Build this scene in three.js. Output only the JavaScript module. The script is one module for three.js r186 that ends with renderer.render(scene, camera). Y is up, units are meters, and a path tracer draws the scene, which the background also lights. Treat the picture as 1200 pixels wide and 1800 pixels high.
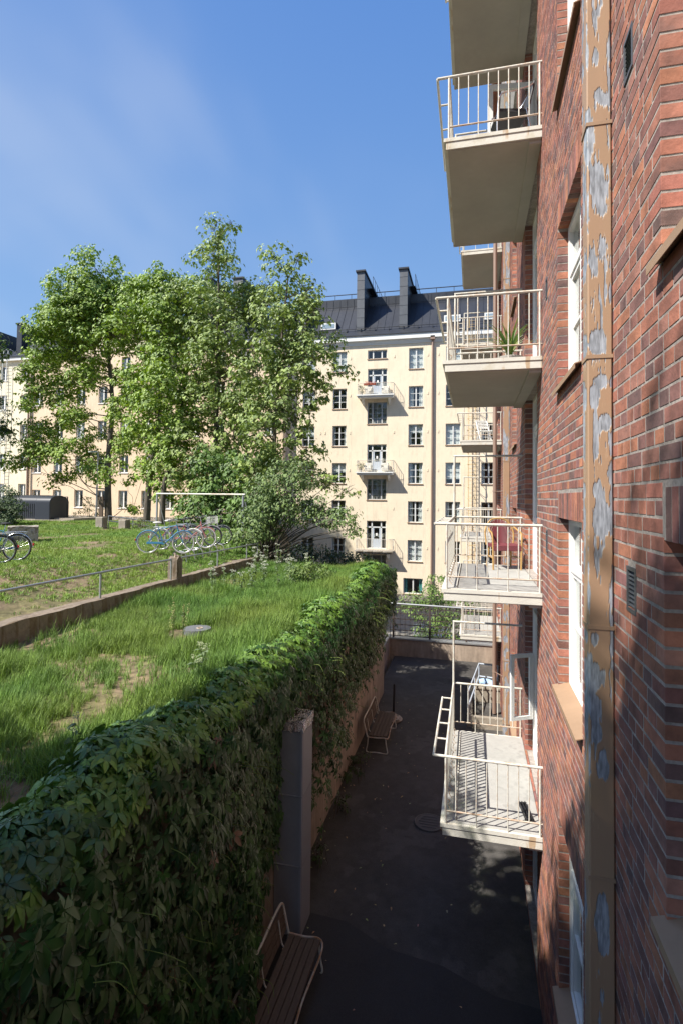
import * as THREE from 'three';
import { mergeGeometries } from 'three/addons/utils/BufferGeometryUtils.js';

// ---------------------------------------------------------------- camera, sky, sun, exposure
// axes: x right (towards the brick house), y up from the alley paving, -z along the alley
const scene = new THREE.Scene();
const EYE = 6.68;
const camera = new THREE.PerspectiveCamera(2 * Math.atan(900 / 949.16) * 180 / Math.PI, 682 / 1024, 0.05, 4000);
{
  const th = 0.2384, ph = 0.0324, roll = 0.0113;
  const r = new THREE.Vector3(Math.cos(th), 0, -Math.sin(th)), f0 = new THREE.Vector3(-Math.sin(th), 0, -Math.cos(th)), up = new THREE.Vector3(0, 1, 0);
  const fw = f0.clone().multiplyScalar(Math.cos(ph)).addScaledVector(up, Math.sin(ph));
  const uc = up.clone().multiplyScalar(Math.cos(ph)).addScaledVector(f0, -Math.sin(ph));
  const X = r.clone().multiplyScalar(Math.cos(roll)).addScaledVector(uc, Math.sin(roll));
  const U = uc.clone().multiplyScalar(Math.cos(roll)).addScaledVector(r, -Math.sin(roll));
  camera.quaternion.setFromRotationMatrix(new THREE.Matrix4().makeBasis(X, U, fw.clone().negate()));
  camera.position.set(0, EYE, 0);
  camera.setViewOffset(1200, 1800, 0, 56.6, 1200, 1800);
}
const SUN = new THREE.Vector3(-1, 1.54, 0.886).normalize();
const renderer = new THREE.WebGLRenderer({ antialias: true });
renderer.setSize(682, 1024);
renderer.toneMapping = THREE.LinearToneMapping;
renderer.toneMappingExposure = 1.75;
renderer.shadowMap.enabled = true;
const sun = new THREE.DirectionalLight(new THREE.Color(1.0, 0.95, 0.86), 5.0);
sun.position.copy(SUN).multiplyScalar(90).add(new THREE.Vector3(-8, 0, -20));
sun.target.position.set(-8, 0, -20);
sun.castShadow = true;
sun.shadow.mapSize.set(4096, 4096);
Object.assign(sun.shadow.camera, { left: -60, right: 60, top: 60, bottom: -60, near: 1, far: 220 });
sun.shadow.radius = 1;
scene.add(sun, sun.target);

// ---------------------------------------------------------------- numbers and noise
function rng(seed) { let a = seed >>> 0; return () => { a = (a + 0x6D2B79F5) | 0; let t = Math.imul(a ^ (a >>> 15), 1 | a); t = (t + Math.imul(t ^ (t >>> 7), 61 | t)) ^ t; return ((t ^ (t >>> 14)) >>> 0) / 4294967296; }; }
const R0 = rng(11);
const lerp = (a, b, t) => a + (b - a) * t, clamp = (v, a = 0, b = 1) => Math.min(b, Math.max(a, v));
const sstep = (a, b, v) => { const t = clamp((v - a) / (b - a)); return t * t * (3 - 2 * t); };
function lattice(n, seed) { const r = rng(seed), a = new Float32Array(n * n); for (let i = 0; i < a.length; i++) a[i] = r(); return a; }
function tileNoise(size, cells, seed, cellsY = cells) {            // one octave, wraps round
  const r = rng(seed), a = new Float32Array(cells * cellsY), out = new Float32Array(size * size);
  for (let i = 0; i < a.length; i++) a[i] = r();
  for (let y = 0; y < size; y++) {
    const fy = y / size * cellsY, y0 = Math.floor(fy), ty = fy - y0, sy = ty * ty * (3 - 2 * ty), ya = (y0 % cellsY) * cells, yb = ((y0 + 1) % cellsY) * cells;
    for (let x = 0; x < size; x++) {
      const fx = x / size * cells, x0 = Math.floor(fx), tx = fx - x0, sx = tx * tx * (3 - 2 * tx), xa = x0 % cells, xb = (x0 + 1) % cells;
      out[y * size + x] = lerp(lerp(a[ya + xa], a[ya + xb], sx), lerp(a[yb + xa], a[yb + xb], sx), sy);
    }
  }
  return out;
}
function fbm(size, cells, oct, seed, stretchY = 1) {
  const out = new Float32Array(size * size); let amp = 1, tot = 0;
  for (let o = 0; o < oct; o++) { const c = cells * 2 ** o; if (c > size) break; const n = tileNoise(size, c, seed + o * 17, Math.max(1, Math.round(c * stretchY))); for (let i = 0; i < out.length; i++) out[i] += n[i] * amp; tot += amp; amp *= 0.55; }
  for (let i = 0; i < out.length; i++) out[i] /= tot;
  return out;
}
const vn = (() => { const L = lattice(64, 5); return (x, y) => { const x0 = Math.floor(x), y0 = Math.floor(y), tx = x - x0, ty = y - y0, sx = tx * tx * (3 - 2 * tx), sy = ty * ty * (3 - 2 * ty), g = (i, j) => L[((j % 64 + 64) % 64) * 64 + (i % 64 + 64) % 64]; return lerp(lerp(g(x0, y0), g(x0 + 1, y0), sx), lerp(g(x0, y0 + 1), g(x0 + 1, y0 + 1), sx), sy); }; })();
const toS = v => { v = clamp(v); return 255 * (v <= 0.0031308 ? 12.92 * v : 1.055 * v ** (1 / 2.4) - 0.055); };
function colorTex(size, metres, fn, h = size) {                       // fn(i, x, y) -> linear rgb
  const d = new Uint8Array(size * h * 4);
  for (let y = 0, i = 0; y < h; y++) for (let x = 0; x < size; x++, i++) { const c = fn(i, x, y); d[i * 4] = toS(c[0]); d[i * 4 + 1] = toS(c[1]); d[i * 4 + 2] = toS(c[2]); d[i * 4 + 3] = 255; }
  const t = new THREE.DataTexture(d, size, h); t.colorSpace = THREE.SRGBColorSpace; return finish(t, metres);
}
function grayTex(size, metres, fn, h = size) {
  const d = new Uint8Array(size * h * 4);
  for (let y = 0, i = 0; y < h; y++) for (let x = 0; x < size; x++, i++) { const c = clamp(fn(i, x, y)) * 255; d[i * 4] = d[i * 4 + 1] = d[i * 4 + 2] = c; d[i * 4 + 3] = 255; }
  return finish(new THREE.DataTexture(d, size, h), metres);
}
function finish(t, metres) { t.wrapS = t.wrapT = THREE.RepeatWrapping; t.magFilter = THREE.LinearFilter; t.minFilter = THREE.LinearMipmapLinearFilter; t.generateMipmaps = true; if (metres) t.repeat.set(1 / metres, 1 / metres); t.needsUpdate = true; return t; }

// ---------------------------------------------------------------- the sky: clear summer air with faint wisps
{
  const W = 1024, H = 512, d = new Float32Array(W * H * 4), wisp = fbm(512, 5, 5, 71), wisp2 = fbm(512, 3, 4, 91), v = new THREE.Vector3();
  for (let y = 0; y < H; y++) for (let x = 0; x < W; x++) {
    const ph = ((x + 0.5) / W - 0.5) * 2 * Math.PI, el = ((y + 0.5) / H - 0.5) * Math.PI;
    v.set(Math.cos(el) * Math.cos(ph), Math.sin(el), Math.cos(el) * Math.sin(ph));
    const i = (y * W + x) * 4; let c;
    if (v.y >= 0) {
      const t = Math.pow(v.y, 0.62), cs = v.dot(SUN), glow = 0.16 * Math.pow(clamp(cs), 8) + 0.07 * Math.pow(clamp((cs + 1) / 2), 3);
      c = [lerp(0.255, 0.005, t), lerp(0.400, 0.088, t), lerp(0.565, 0.335, t)];
      c = [c[0] + glow, c[1] + glow * 0.95, c[2] + glow * 0.85];
      const s = 0.55 / (v.y + 0.35), u = (v.x * s * 260 + 940) | 0, w = (v.z * s * 150 + 930) | 0;
      let k = wisp[(w & 511) * 512 + (u & 511)], k2 = wisp2[((w * 1.3 | 0) & 511) * 512 + (u & 511)];
      k = sstep(0.55, 0.78, k * 0.6 + k2 * 0.45) * 0.40 * sstep(0, 0.12, v.y);
      c = c.map((a, n) => lerp(a, [0.46, 0.49, 0.54][n], k));
    } else c = [0.09, 0.095, 0.08];
    d[i] = c[0]; d[i + 1] = c[1]; d[i + 2] = c[2]; d[i + 3] = 1;
  }
  const t = new THREE.DataTexture(d, W, H, THREE.RGBAFormat, THREE.FloatType);
  t.mapping = THREE.EquirectangularReflectionMapping; t.magFilter = t.minFilter = THREE.LinearFilter; t.needsUpdate = true;
  scene.background = t; scene.environment = t;
}

// ---------------------------------------------------------------- geometry helpers
const V3 = (x, y, z) => new THREE.Vector3(x, y, z);
const W = (x, y, d) => new THREE.Vector3(x, y, -d);                  // d runs along the alley
function metric(g) {                                                  // uv in metres, by the way each face points
  const p = g.attributes.position, n = g.attributes.normal, uv = new Float32Array(p.count * 2);
  for (let i = 0; i < p.count; i++) {
    const ax = Math.abs(n.getX(i)), ay = Math.abs(n.getY(i)), az = Math.abs(n.getZ(i));
    if (ax >= ay && ax >= az) { uv[2 * i] = p.getZ(i); uv[2 * i + 1] = p.getY(i); }
    else if (ay >= az) { uv[2 * i] = p.getX(i); uv[2 * i + 1] = p.getZ(i); }
    else { uv[2 * i] = p.getX(i); uv[2 * i + 1] = p.getY(i); }
  }
  g.setAttribute('uv', new THREE.BufferAttribute(uv, 2)); return g;
}
function join(list) {
  const l = list.map(g => { const q = g.index ? g.toNonIndexed() : g; for (const k of Object.keys(q.attributes)) if (!['position', 'normal', 'uv'].includes(k)) q.deleteAttribute(k); return q; });
  return l.length === 1 ? l[0] : mergeGeometries(l, false);
}
function box(x0, x1, y0, y1, d0, d1) { const g = new THREE.BoxGeometry(x1 - x0, y1 - y0, Math.abs(d1 - d0)); g.translate((x0 + x1) / 2, (y0 + y1) / 2, -(d0 + d1) / 2); return metric(g); }
function cbox(w, h, l, bev = 0.006) {                                 // a chamfered box about its middle
  const b = Math.min(bev, w / 3, h / 3, l / 3), s = new THREE.Shape(), x = w / 2 - b, y = h / 2 - b;
  s.moveTo(-x, -y); s.lineTo(x, -y); s.lineTo(x, y); s.lineTo(-x, y); s.closePath();
  const g = new THREE.ExtrudeGeometry(s, { depth: l - 2 * b, bevelEnabled: true, bevelThickness: b, bevelSize: b, bevelSegments: 1, curveSegments: 1 });
  g.translate(0, 0, -(l - 2 * b) / 2); return metric(g);
}
function tube(a, b, r, seg = 8, r2 = r) {
  const v = b.clone().sub(a), g = new THREE.CylinderGeometry(r2, r, v.length(), seg, 1);
  g.applyQuaternion(new THREE.Quaternion().setFromUnitVectors(V3(0, 1, 0), v.clone().normalize())); g.translate((a.x + b.x) / 2, (a.y + b.y) / 2, (a.z + b.z) / 2); return g;
}
function bar(a, b, w, h = w, bev = 0.003) {                           // rectangular bar from a to b
  const v = b.clone().sub(a), g = cbox(w, h, v.length(), bev), m = new THREE.Matrix4().lookAt(b, a, Math.abs(v.clone().normalize().y) > 0.98 ? V3(1, 0, 0) : V3(0, 1, 0));
  g.applyMatrix4(m); g.translate((a.x + b.x) / 2, (a.y + b.y) / 2, (a.z + b.z) / 2); return g;
}
function wire(pts, r, seg = 6, n = pts.length * 5, closed = false) { return new THREE.TubeGeometry(new THREE.CatmullRomCurve3(pts, closed, 'centripetal'), n, r, seg, closed); }
function limb(pts, r0, r1, seg = 7) {                                  // tapered, wobbling branch
  const c = new THREE.CatmullRomCurve3(pts), n = Math.max(3, pts.length * 3), g = new THREE.TubeGeometry(c, n, 1, seg, false), p = g.attributes.position, u = g.attributes.uv;
  for (let i = 0; i <= n; i++) { const o = c.getPointAt(i / n), r = lerp(r0, r1, Math.pow(i / n, 0.8)); for (let j = 0; j <= seg; j++) { const k = i * (seg + 1) + j; p.setXYZ(k, o.x + (p.getX(k) - o.x) * r, o.y + (p.getY(k) - o.y) * r, o.z + (p.getZ(k) - o.z) * r); u.setXY(k, j / seg * r0 * 6, i / n * c.getLength()); } }
  return g;
}
function holed(x0, x1, y0, y1, holes, depth) {                        // slab in the x-y plane with openings, extruded towards +z
  const s = new THREE.Shape([[x0, y0], [x1, y0], [x1, y1], [x0, y1]].map(p => new THREE.Vector2(...p)));
  for (const [a, b, c, e] of holes) s.holes.push(new THREE.Path([[a, c], [a, e], [b, e], [b, c]].map(p => new THREE.Vector2(...p))));
  return metric(new THREE.ExtrudeGeometry(s, { depth, bevelEnabled: false }));
}
const taken = {};
const numbered = n => { taken[n] = (taken[n] || 0) + 1; return taken[n] === 1 ? n : `${n}_${String(taken[n] - 1).padStart(3, '0')}`; };
function tag(o, label, category, group) { o.userData = { ...o.userData, label, category }; if (group) o.userData.group = group; return o; }
function thing(name, label, category, group) { const o = new THREE.Group(); o.name = numbered(name); scene.add(o); return tag(o, label, category, group); }
function mesh(name, geos, mat, parent) {
  const g = Array.isArray(geos) ? join(geos) : geos, m = new THREE.Mesh(g, mat);
  m.name = parent ? name : numbered(name); m.castShadow = m.receiveShadow = true; (parent || scene).add(m); return m;
}
function group(name, parent) { const g = new THREE.Group(); g.name = name; parent.add(g); return g; }
function struct(name, geos, mat) { const m = mesh(name, geos, mat); m.userData.kind = 'structure'; return m; }
function instanced(name, geo, mat, items, parent) {                    // items: {m: Matrix4, c: Color}
  const im = new THREE.InstancedMesh(geo, mat, items.length); im.name = parent ? name : numbered(name);
  items.forEach((it, i) => { im.setMatrixAt(i, it.m); if (it.c) im.setColorAt(i, it.c); });
  im.castShadow = im.receiveShadow = true; im.userData.kind = 'stuff'; (parent || scene).add(im); return im;
}

// ---------------------------------------------------------------- materials
const N1 = fbm(512, 4, 7, 101), N2 = fbm(512, 8, 6, 202), N3 = fbm(512, 32, 4, 303), NV = fbm(512, 24, 4, 404, 0.12), N4 = fbm(512, 3, 4, 505);
const mat = o => new THREE.MeshStandardMaterial({ roughness: 0.8, ...o });
const lin = (r, g, b) => new THREE.Color().setRGB(r, g, b);
const bump = (m, src, metres, scale) => { m.bumpMap = grayTex(512, metres, src); m.bumpScale = scale; return m; };
const T = {};
T.fine = grayTex(512, 0.5, i => 0.5 * N3[i] + 0.5 * N2[i]);
const speck = (() => { const r = rng(77), a = new Float32Array(512 * 512); for (let i = 0; i < a.length; i++) a[i] = r(); return a; })();
const brickMap = colorTex(512, 0.9, i => { const v = 0.60 + 0.50 * (N2[i] - 0.5) * 1.6 + 0.22 * (N3[i] - 0.5), s = sstep(0.60, 0.72, N1[i]) * 0.35, w = speck[i] > 0.985 ? 0.25 : 0; return [v * (1 - s * 0.55) + w * 0.4 + 0.16, v * (1 - s * 0.3) + w * 0.55 + 0.16, v * (1 - s * 0.1) + w * 0.6 + 0.16]; });
const M = {};
M.brick = mat({ map: brickMap, vertexColors: true, roughness: 0.88, bumpMap: T.fine, bumpScale: 0.004 });
const brickTones = [[0.40, 0.155, 0.100], [0.35, 0.138, 0.096], [0.45, 0.182, 0.105], [0.29, 0.124, 0.098], [0.24, 0.115, 0.100], [0.185, 0.102, 0.094], [0.37, 0.168, 0.125]];
M.tones = brickTones.map(c => mat({ map: brickMap, color: lin(...c), roughness: 0.88, bumpMap: T.fine, bumpScale: 0.004 }));
M.mortar = mat({ map: colorTex(512, 0.7, i => { const v = 0.30 + 0.20 * (N3[i] - 0.5) + 0.28 * (N1[i] - 0.5); return [v * 1.03, v * 0.90, v * 0.81]; }), roughness: 0.95, bumpMap: T.fine, bumpScale: 0.006 });
M.brickPlain = mat({ map: brickMap, color: lin(0.38, 0.125, 0.08), roughness: 0.9 });
const plaster = (r, g, b, m = 3.1) => mat({ map: colorTex(512, m, i => { const k = 1 + 0.16 * (N1[i] - 0.5) + 0.06 * (N3[i] - 0.5) - 0.09 * sstep(0.56, 0.75, NV[i]) - 0.03 * sstep(0.55, 0.62, N2[i]); return [r * k, g * k, b * (k - 0.02 * N2[i])]; }), roughness: 0.92, bumpMap: T.fine, bumpScale: 0.004 });
M.cream = plaster(0.78, 0.665, 0.505);
M.peach = plaster(0.75, 0.59, 0.43);
M.ivory = plaster(0.80, 0.72, 0.55);
M.paleCon = mat({ map: colorTex(512, 1.7, i => { const k = 0.62 + 0.12 * (N1[i] - 0.5) + 0.05 * (N3[i] - 0.5), s = 0.10 * sstep(0.56, 0.72, N2[i]), r = sstep(0.60, 0.72, NV[i]) * sstep(0.50, 0.62, N4[i]) * 0.7; return [lerp(k - s * 0.6, 0.40, r), lerp(k * 0.965 - s * 0.75, 0.24, r), lerp(k * 0.86 - s, 0.10, r)]; }), roughness: 0.85, bumpMap: T.fine, bumpScale: 0.003 });
M.deck = mat({ map: colorTex(512, 1.3, i => { const k = 0.37 + 0.10 * (N1[i] - 0.5) + 0.06 * (N3[i] - 0.5) - 0.06 * sstep(0.58, 0.7, N2[i]); return [k, k * 0.975, k * 0.91]; }), roughness: 0.9, bumpMap: T.fine, bumpScale: 0.003 });
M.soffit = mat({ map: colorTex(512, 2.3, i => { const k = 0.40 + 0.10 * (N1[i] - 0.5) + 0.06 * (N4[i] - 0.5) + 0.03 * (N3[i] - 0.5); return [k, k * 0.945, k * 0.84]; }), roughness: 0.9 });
M.oldCon = mat({ map: colorTex(512, 2.6, i => { const k = 0.33 + 0.22 * (NV[i] - 0.5) + 0.16 * (N1[i] - 0.5) + 0.08 * (N3[i] - 0.5), s = sstep(0.55, 0.7, N2[i]) * 0.10; return [k * 1.08 - s, k * 0.86 - s * 0.8, k * 0.68 - s * 0.5]; }), roughness: 0.95, bumpMap: grayTex(512, 2.6, i => 0.5 * NV[i] + 0.5 * N2[i]), bumpScale: 0.02 });
M.roughCon = mat({ map: colorTex(512, 1.3, i => { const k = 0.25 + 0.14 * (N1[i] - 0.5) + 0.09 * (N3[i] - 0.5), w = 0.25 * sstep(0.68, 0.75, N2[i]); return [k * 1.15 + w, k + w * 0.95, k * 0.8 + w * 0.85]; }), roughness: 0.95, bumpMap: grayTex(512, 1.3, i => N2[i]), bumpScale: 0.02 });
M.curb = mat({ map: colorTex(512, 1.9, i => { const k = 0.20 + 0.16 * (N1[i] - 0.5) + 0.10 * (N3[i] - 0.5), s = sstep(0.5, 0.7, NV[i]) * 0.07; return [k * 1.15 - s, k * 0.92 - s, k * 0.70 - s]; }), roughness: 0.95, bumpMap: grayTex(512, 1.9, i => 0.6 * N2[i] + 0.4 * N3[i]), bumpScale: 0.025 });
M.stone = mat({ map: colorTex(512, 0.8, i => { const k = 0.38 + 0.25 * (N1[i] - 0.5) + 0.2 * (N3[i] - 0.5), s = sstep(0.5, 0.62, N2[i]); return [lerp(k, 0.13, s * 0.75), lerp(k * 0.9, 0.10, s * 0.75), lerp(k * 0.78, 0.06, s * 0.75)]; }), roughness: 0.95, bumpMap: grayTex(512, 0.8, i => N2[i]), bumpScale: 0.03 });
M.asphalt = mat({ map: colorTex(512, 4.3, i => { const k = 0.062 + 0.05 * (N1[i] - 0.5) + 0.030 * (N3[i] - 0.5) + 0.022 * (speck[i] - 0.5) + 0.05 * sstep(0.62, 0.7, N2[i]) * 0.4; return [k * 1.07, k, k * 0.93]; }), roughness: 0.88, bumpMap: grayTex(512, 0.7, i => 0.5 * speck[i] + 0.5 * N3[i]), bumpScale: 0.006 });
M.asphaltNew = mat({ map: colorTex(512, 3.1, i => { const k = 0.043 + 0.02 * (N1[i] - 0.5) + 0.018 * (speck[i] - 0.5); return [k, k * 0.98, k]; }), roughness: 0.86, bumpMap: grayTex(512, 0.7, i => speck[i]), bumpScale: 0.005 });
M.soil = mat({ map: colorTex(512, 3.7, i => { const g = sstep(0.40, 0.60, N1[i] * 0.6 + N2[i] * 0.4), k = 0.8 + 0.9 * (N3[i] - 0.5); return [lerp(0.25, 0.17, g) * k, lerp(0.18, 0.15, g) * k, lerp(0.11, 0.065, g) * k]; }), roughness: 1, bumpMap: grayTex(512, 3.7, i => N3[i]), bumpScale: 0.03 });
M.yard = mat({ map: colorTex(512, 5, i => { const k = 0.22 + 0.12 * (N1[i] - 0.5) + 0.06 * (N3[i] - 0.5); return [k * 1.05, k * 0.95, k * 0.82]; }), roughness: 1 });
M.roof = mat({ map: colorTex(512, 2.2, i => { const k = 0.045 + 0.02 * (N1[i] - 0.5) + 0.01 * (N3[i] - 0.5); return [k * 0.92, k * 0.98, k * 1.15]; }), roughness: 0.42, metalness: 0.25 });
M.fin = mat({ map: colorTex(512, 1.6, i => { const k = 0.11 + 0.05 * (N1[i] - 0.5) + 0.02 * (N3[i] - 0.5); return [k * 0.95, k, k * 1.1]; }), roughness: 0.5, metalness: 0.3 });
M.white = mat({ color: lin(0.80, 0.79, 0.76), roughness: 0.45, bumpMap: T.fine, bumpScale: 0.001 });
M.trim = mat({ color: lin(0.72, 0.72, 0.70), roughness: 0.7 });
M.frameGrey = mat({ color: lin(0.62, 0.63, 0.62), roughness: 0.55 });
M.rail = mat({ map: colorTex(512, 0.45, i => { const s = sstep(0.62, 0.68, N2[i]) , k = 0.60 + 0.10 * (N3[i] - 0.5); return [lerp(k, 0.42, s * 0.8), lerp(k * 0.97, 0.23, s * 0.8), lerp(k * 0.86, 0.10, s * 0.8)]; }), roughness: 0.55 });
M.rusty = mat({ map: colorTex(512, 0.4, i => { const s = sstep(0.42, 0.60, N2[i]), k = 0.55; return [lerp(k, 0.34, s), lerp(k * 0.95, 0.16, s), lerp(k * 0.82, 0.06, s)]; }), roughness: 0.75 });
M.galv = mat({ map: colorTex(512, 0.8, i => { const k = 0.42 + 0.2 * (N2[i] - 0.5); return [k * 0.97, k, k * 1.02]; }), roughness: 0.45, metalness: 0.6 });
M.greySheet = mat({ map: colorTex(512, 1.5, i => { const k = 0.27 + 0.07 * (N1[i] - 0.5) + 0.03 * (N3[i] - 0.5); return [k * 0.98, k, k * 1.06]; }), roughness: 0.5 });
M.foil = mat({ color: lin(0.75, 0.75, 0.76), roughness: 0.22, metalness: 1, bumpMap: grayTex(512, 0.35, i => N2[i]), bumpScale: 0.03 });
M.brown = mat({ map: colorTex(512, 1.2, i => { const k = 1 + 0.22 * (N1[i] - 0.5) + 0.1 * (N3[i] - 0.5); return [0.33 * k, 0.215 * k, 0.135 * k]; }), roughness: 0.55 });
M.brownPipe = mat({ map: colorTex(512, 0.7, i => { const k = 1 + 0.25 * (N1[i] - 0.5), s = sstep(0.6, 0.66, N2[i]); return [lerp(0.25 * k, 0.36, s), lerp(0.17 * k, 0.25, s), lerp(0.13 * k, 0.2, s)]; }), roughness: 0.65 });
M.dark = mat({ color: lin(0.018, 0.018, 0.020), roughness: 0.5 });
M.black = mat({ color: lin(0.012, 0.012, 0.012), roughness: 0.7 });
M.inside = mat({ color: lin(0.48, 0.45, 0.40), roughness: 1 });
M.curtain = mat({ map: colorTex(512, 0.9, i => { const k = 0.66 + 0.2 * (NV[i] - 0.5); return [k, k * 0.99, k * 0.97]; }), roughness: 0.95 });
M.redCurtain = mat({ map: colorTex(512, 0.5, i => { const k = 0.8 + 0.4 * (N2[i] - 0.5); return [0.33 * k, 0.06 * k, 0.09 * k]; }), roughness: 0.95 });
M.wood = mat({ map: colorTex(512, 0.9, i => { const k = 1 + 0.8 * (NV[i] - 0.5) + 0.3 * (N3[i] - 0.5); return [0.105 * k, 0.075 * k, 0.052 * k]; }), roughness: 0.8, bumpMap: grayTex(512, 0.9, i => NV[i]), bumpScale: 0.004 });
M.bark = mat({ map: colorTex(512, 1.1, i => { const k = 0.8 + 1.1 * (NV[i] - 0.5) + 0.5 * (N2[i] - 0.5); return [0.135 * k, 0.115 * k, 0.09 * k]; }), roughness: 0.95, bumpMap: grayTex(512, 1.1, i => NV[i]), bumpScale: 0.03 });
M.glass = new THREE.MeshPhysicalMaterial({ color: lin(0.93, 0.96, 0.96), roughness: 0.02, transmission: 1, thickness: 0, ior: 1.52 });
M.chrome = mat({ color: lin(0.7, 0.7, 0.7), roughness: 0.25, metalness: 1 });
M.rubber = mat({ color: lin(0.02, 0.02, 0.021), roughness: 0.85 });
const leafMat = (o = {}) => new THREE.MeshPhysicalMaterial({ roughness: 0.72, transmission: 0.42, thickness: 0, side: THREE.DoubleSide, ...o });
M.leaf = leafMat({ color: lin(1, 1, 1) });
M.grass = leafMat({ color: lin(1, 1, 1), roughness: 0.7, transmission: 0.3 });

// ================================================================ the setting
const LAWN = 4.15, UP = 4.97;
const upY = (x, d) => {                                               // the upper lawn's surface
  let y = lerp(4.47, UP, sstep(-7.85, -10.2, x)) + 0.10 * (vn(x * 0.3 + 40, d * 0.3 + 40) - 0.5) + 0.05 * (vn(x * 1.1, d * 1.1) - 0.5);
  y = lerp(y, 4.40, sstep(29, 40, d));
  const edge = -8.0 - Math.max(0, d - 19.5) * 0.30;
  y = lerp(y, -1.6, sstep(edge - 0.8, edge + 2.2, x) * sstep(19.2, 20.2, d));
  return y;
};
const lowY = (x, d) => LAWN + 0.09 * (vn(x * 0.6 + 9, d * 0.6) - 0.5) + 0.04 * (vn(x * 2, d * 2) - 0.5) - 0.10 * sstep(17.5, 19.4, d);
function field(x0, x1, d0, d1, nx, nd, fn) {
  const g = new THREE.PlaneGeometry(1, 1, nx, nd), p = g.attributes.position, uv = g.attributes.uv;
  for (let j = 0, k = 0; j <= nd; j++) for (let i = 0; i <= nx; i++, k++) { const x = lerp(x0, x1, i / nx), d = lerp(d1, d0, j / nd); p.setXYZ(k, x, fn(x, d), -d); uv.setXY(k, x, d); }
  g.computeVertexNormals(); return g;
}
struct('ground', field(-900, 900, -600, 1500, 4, 4, () => -2.4), M.yard);
struct('yard', box(-40, 30, -2.2, -1.62, 23.3, 70), M.yard);
const alley = struct('alley_paving', field(-3.2, 1.2, -7, 23.2, 40, 160, (x, d) => 0.02 * (vn(x * 0.8, d * 0.5) - 0.5) + 0.006 * (vn(x * 4, d * 4) - 0.5)), M.asphalt);
{ // newer dark asphalt laid over the near end, with a ragged edge
  const s = new THREE.Shape(), pts = [[-2.9, 8.55], [-1.9, 8.5], [-1.2, 8.15], [-0.4, 8.05], [0.3, 7.75], [0.95, 7.7], [0.95, -6.5], [-2.9, -6.5]];
  pts.forEach(([x, d], i) => i ? s.lineTo(x, d) : s.moveTo(x, d));
  const g = new THREE.ShapeGeometry(s); g.rotateX(-Math.PI / 2); g.translate(0, 0.019, 0); const m = struct('asphalt_patch', metric(g), M.asphaltNew);
}
struct('lower_lawn', [field(-7.52, -3.12, -8, 18.32, 50, 250, lowY)], M.soil);
struct('upper_lawn', field(-60, -7.78, -10, 44, 110, 130, upY), M.soil);
struct('bank', field(-10, -3.67, 18.6, 23.4, 20, 14, (x, d) => lerp(1.6, -1.7, sstep(18.8, 22.6, d))), M.soil);

// ---------------------------------------------------------------- retaining wall, end wall, kerb
{
  const r = thing('retaining_wall', 'tall stained pinkish concrete wall holding up the lawn beside the alley', 'wall');
  mesh('wall', [box(-3.25, -2.95, -0.3, 4.02, -7, 18.6), box(-9, -3.25, -1.7, 3.95, 18.3, 18.6)], M.oldCon, r);
  mesh('coping', box(-3.29, -2.91, 4.02, 4.10, -7, 18.64), M.oldCon, r);
}
{
  const r = thing('end_wall', 'low rough concrete wall closing the far end of the alley', 'wall');
  mesh('wall', [box(-3.4, 1.05, -1.7, 0.70, 23.0, 23.28), box(-3.66, -3.4, -1.7, 0.78, 18.66, 23.28)], M.oldCon, r);
  mesh('coping', [box(-3.4, 1.05, 0.70, 0.755, 22.96, 23.32), box(-3.70, -3.4, 0.78, 0.83, 18.66, 23.32)], M.galv, r);
  const f = thing('lattice_fence', 'rusty brown steel lattice fence with pale top rail above the end wall', 'fence');
  const y0 = 0.80, y1 = 2.12;
  mesh('top_rail', [tube(W(-3.45, y1 + 0.05, 23.14), W(0.95, y1, 23.14), 0.04, 10), tube(W(-3.5, y1 + 0.05, 23.14), W(-3.53, y1 + 0.12, 19.2), 0.04, 10)], M.galv, f);
  const steel = mat({ color: lin(0.065, 0.048, 0.042), roughness: 0.7 });
  for (const x of [-3.28, -1.75, -0.25, 0.9]) mesh('post', bar(W(x, 0.755, 23.14), W(x, y1, 23.14), 0.075), steel, f);
  for (let x = -3.42; x < 0.9; x += 0.21) mesh('vertical_bar', bar(W(x, y0, 23.14), W(x, y1 - 0.03, 23.14), 0.034, 0.016, 0.002), steel, f);
  for (let k = 0; k < 6; k++) mesh('horizontal_bar', bar(W(-3.42, y0 + 0.02 + k * 0.235, 23.152), W(0.92, y0 + 0.02 + k * 0.235, 23.152), 0.016, 0.034, 0.002), steel, f);
  for (let k = 0; k < 5; k++) mesh('horizontal_bar', bar(W(-3.53, y0 + 0.1 + k * 0.26, 19.2), W(-3.53, y0 + 0.04 + k * 0.26, 23.1), 0.012, 0.02, 0.002), steel, f);
}
{
  const r = thing('kerb_wall', 'low weathered brown concrete kerb wall between the two lawns', 'wall');
  const rr = rng(21), nseg = 42, g = new THREE.BoxGeometry(0.30, 0.55, 25, 3, 3, 160), p = g.attributes.position;
  for (let i = 0; i < p.count; i++) { const z = p.getZ(i), x = p.getX(i), y = p.getY(i), top = y > 0.2; p.setXYZ(i, x + 0.03 * (vn(z * 2 + 7, y * 5) - 0.5) + (top && x > 0.1 ? -0.02 * vn(z * 3, 3) : 0), y + (top ? 0.05 * (vn(z * 1.3, x * 3 + 2) - 0.5) - 0.02 * vn(z * 7, 9) : 0), z); }
  g.computeVertexNormals(); g.translate(-7.65, 4.235, -6.5); mesh('wall', metric(g), M.curb, r);
}
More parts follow.
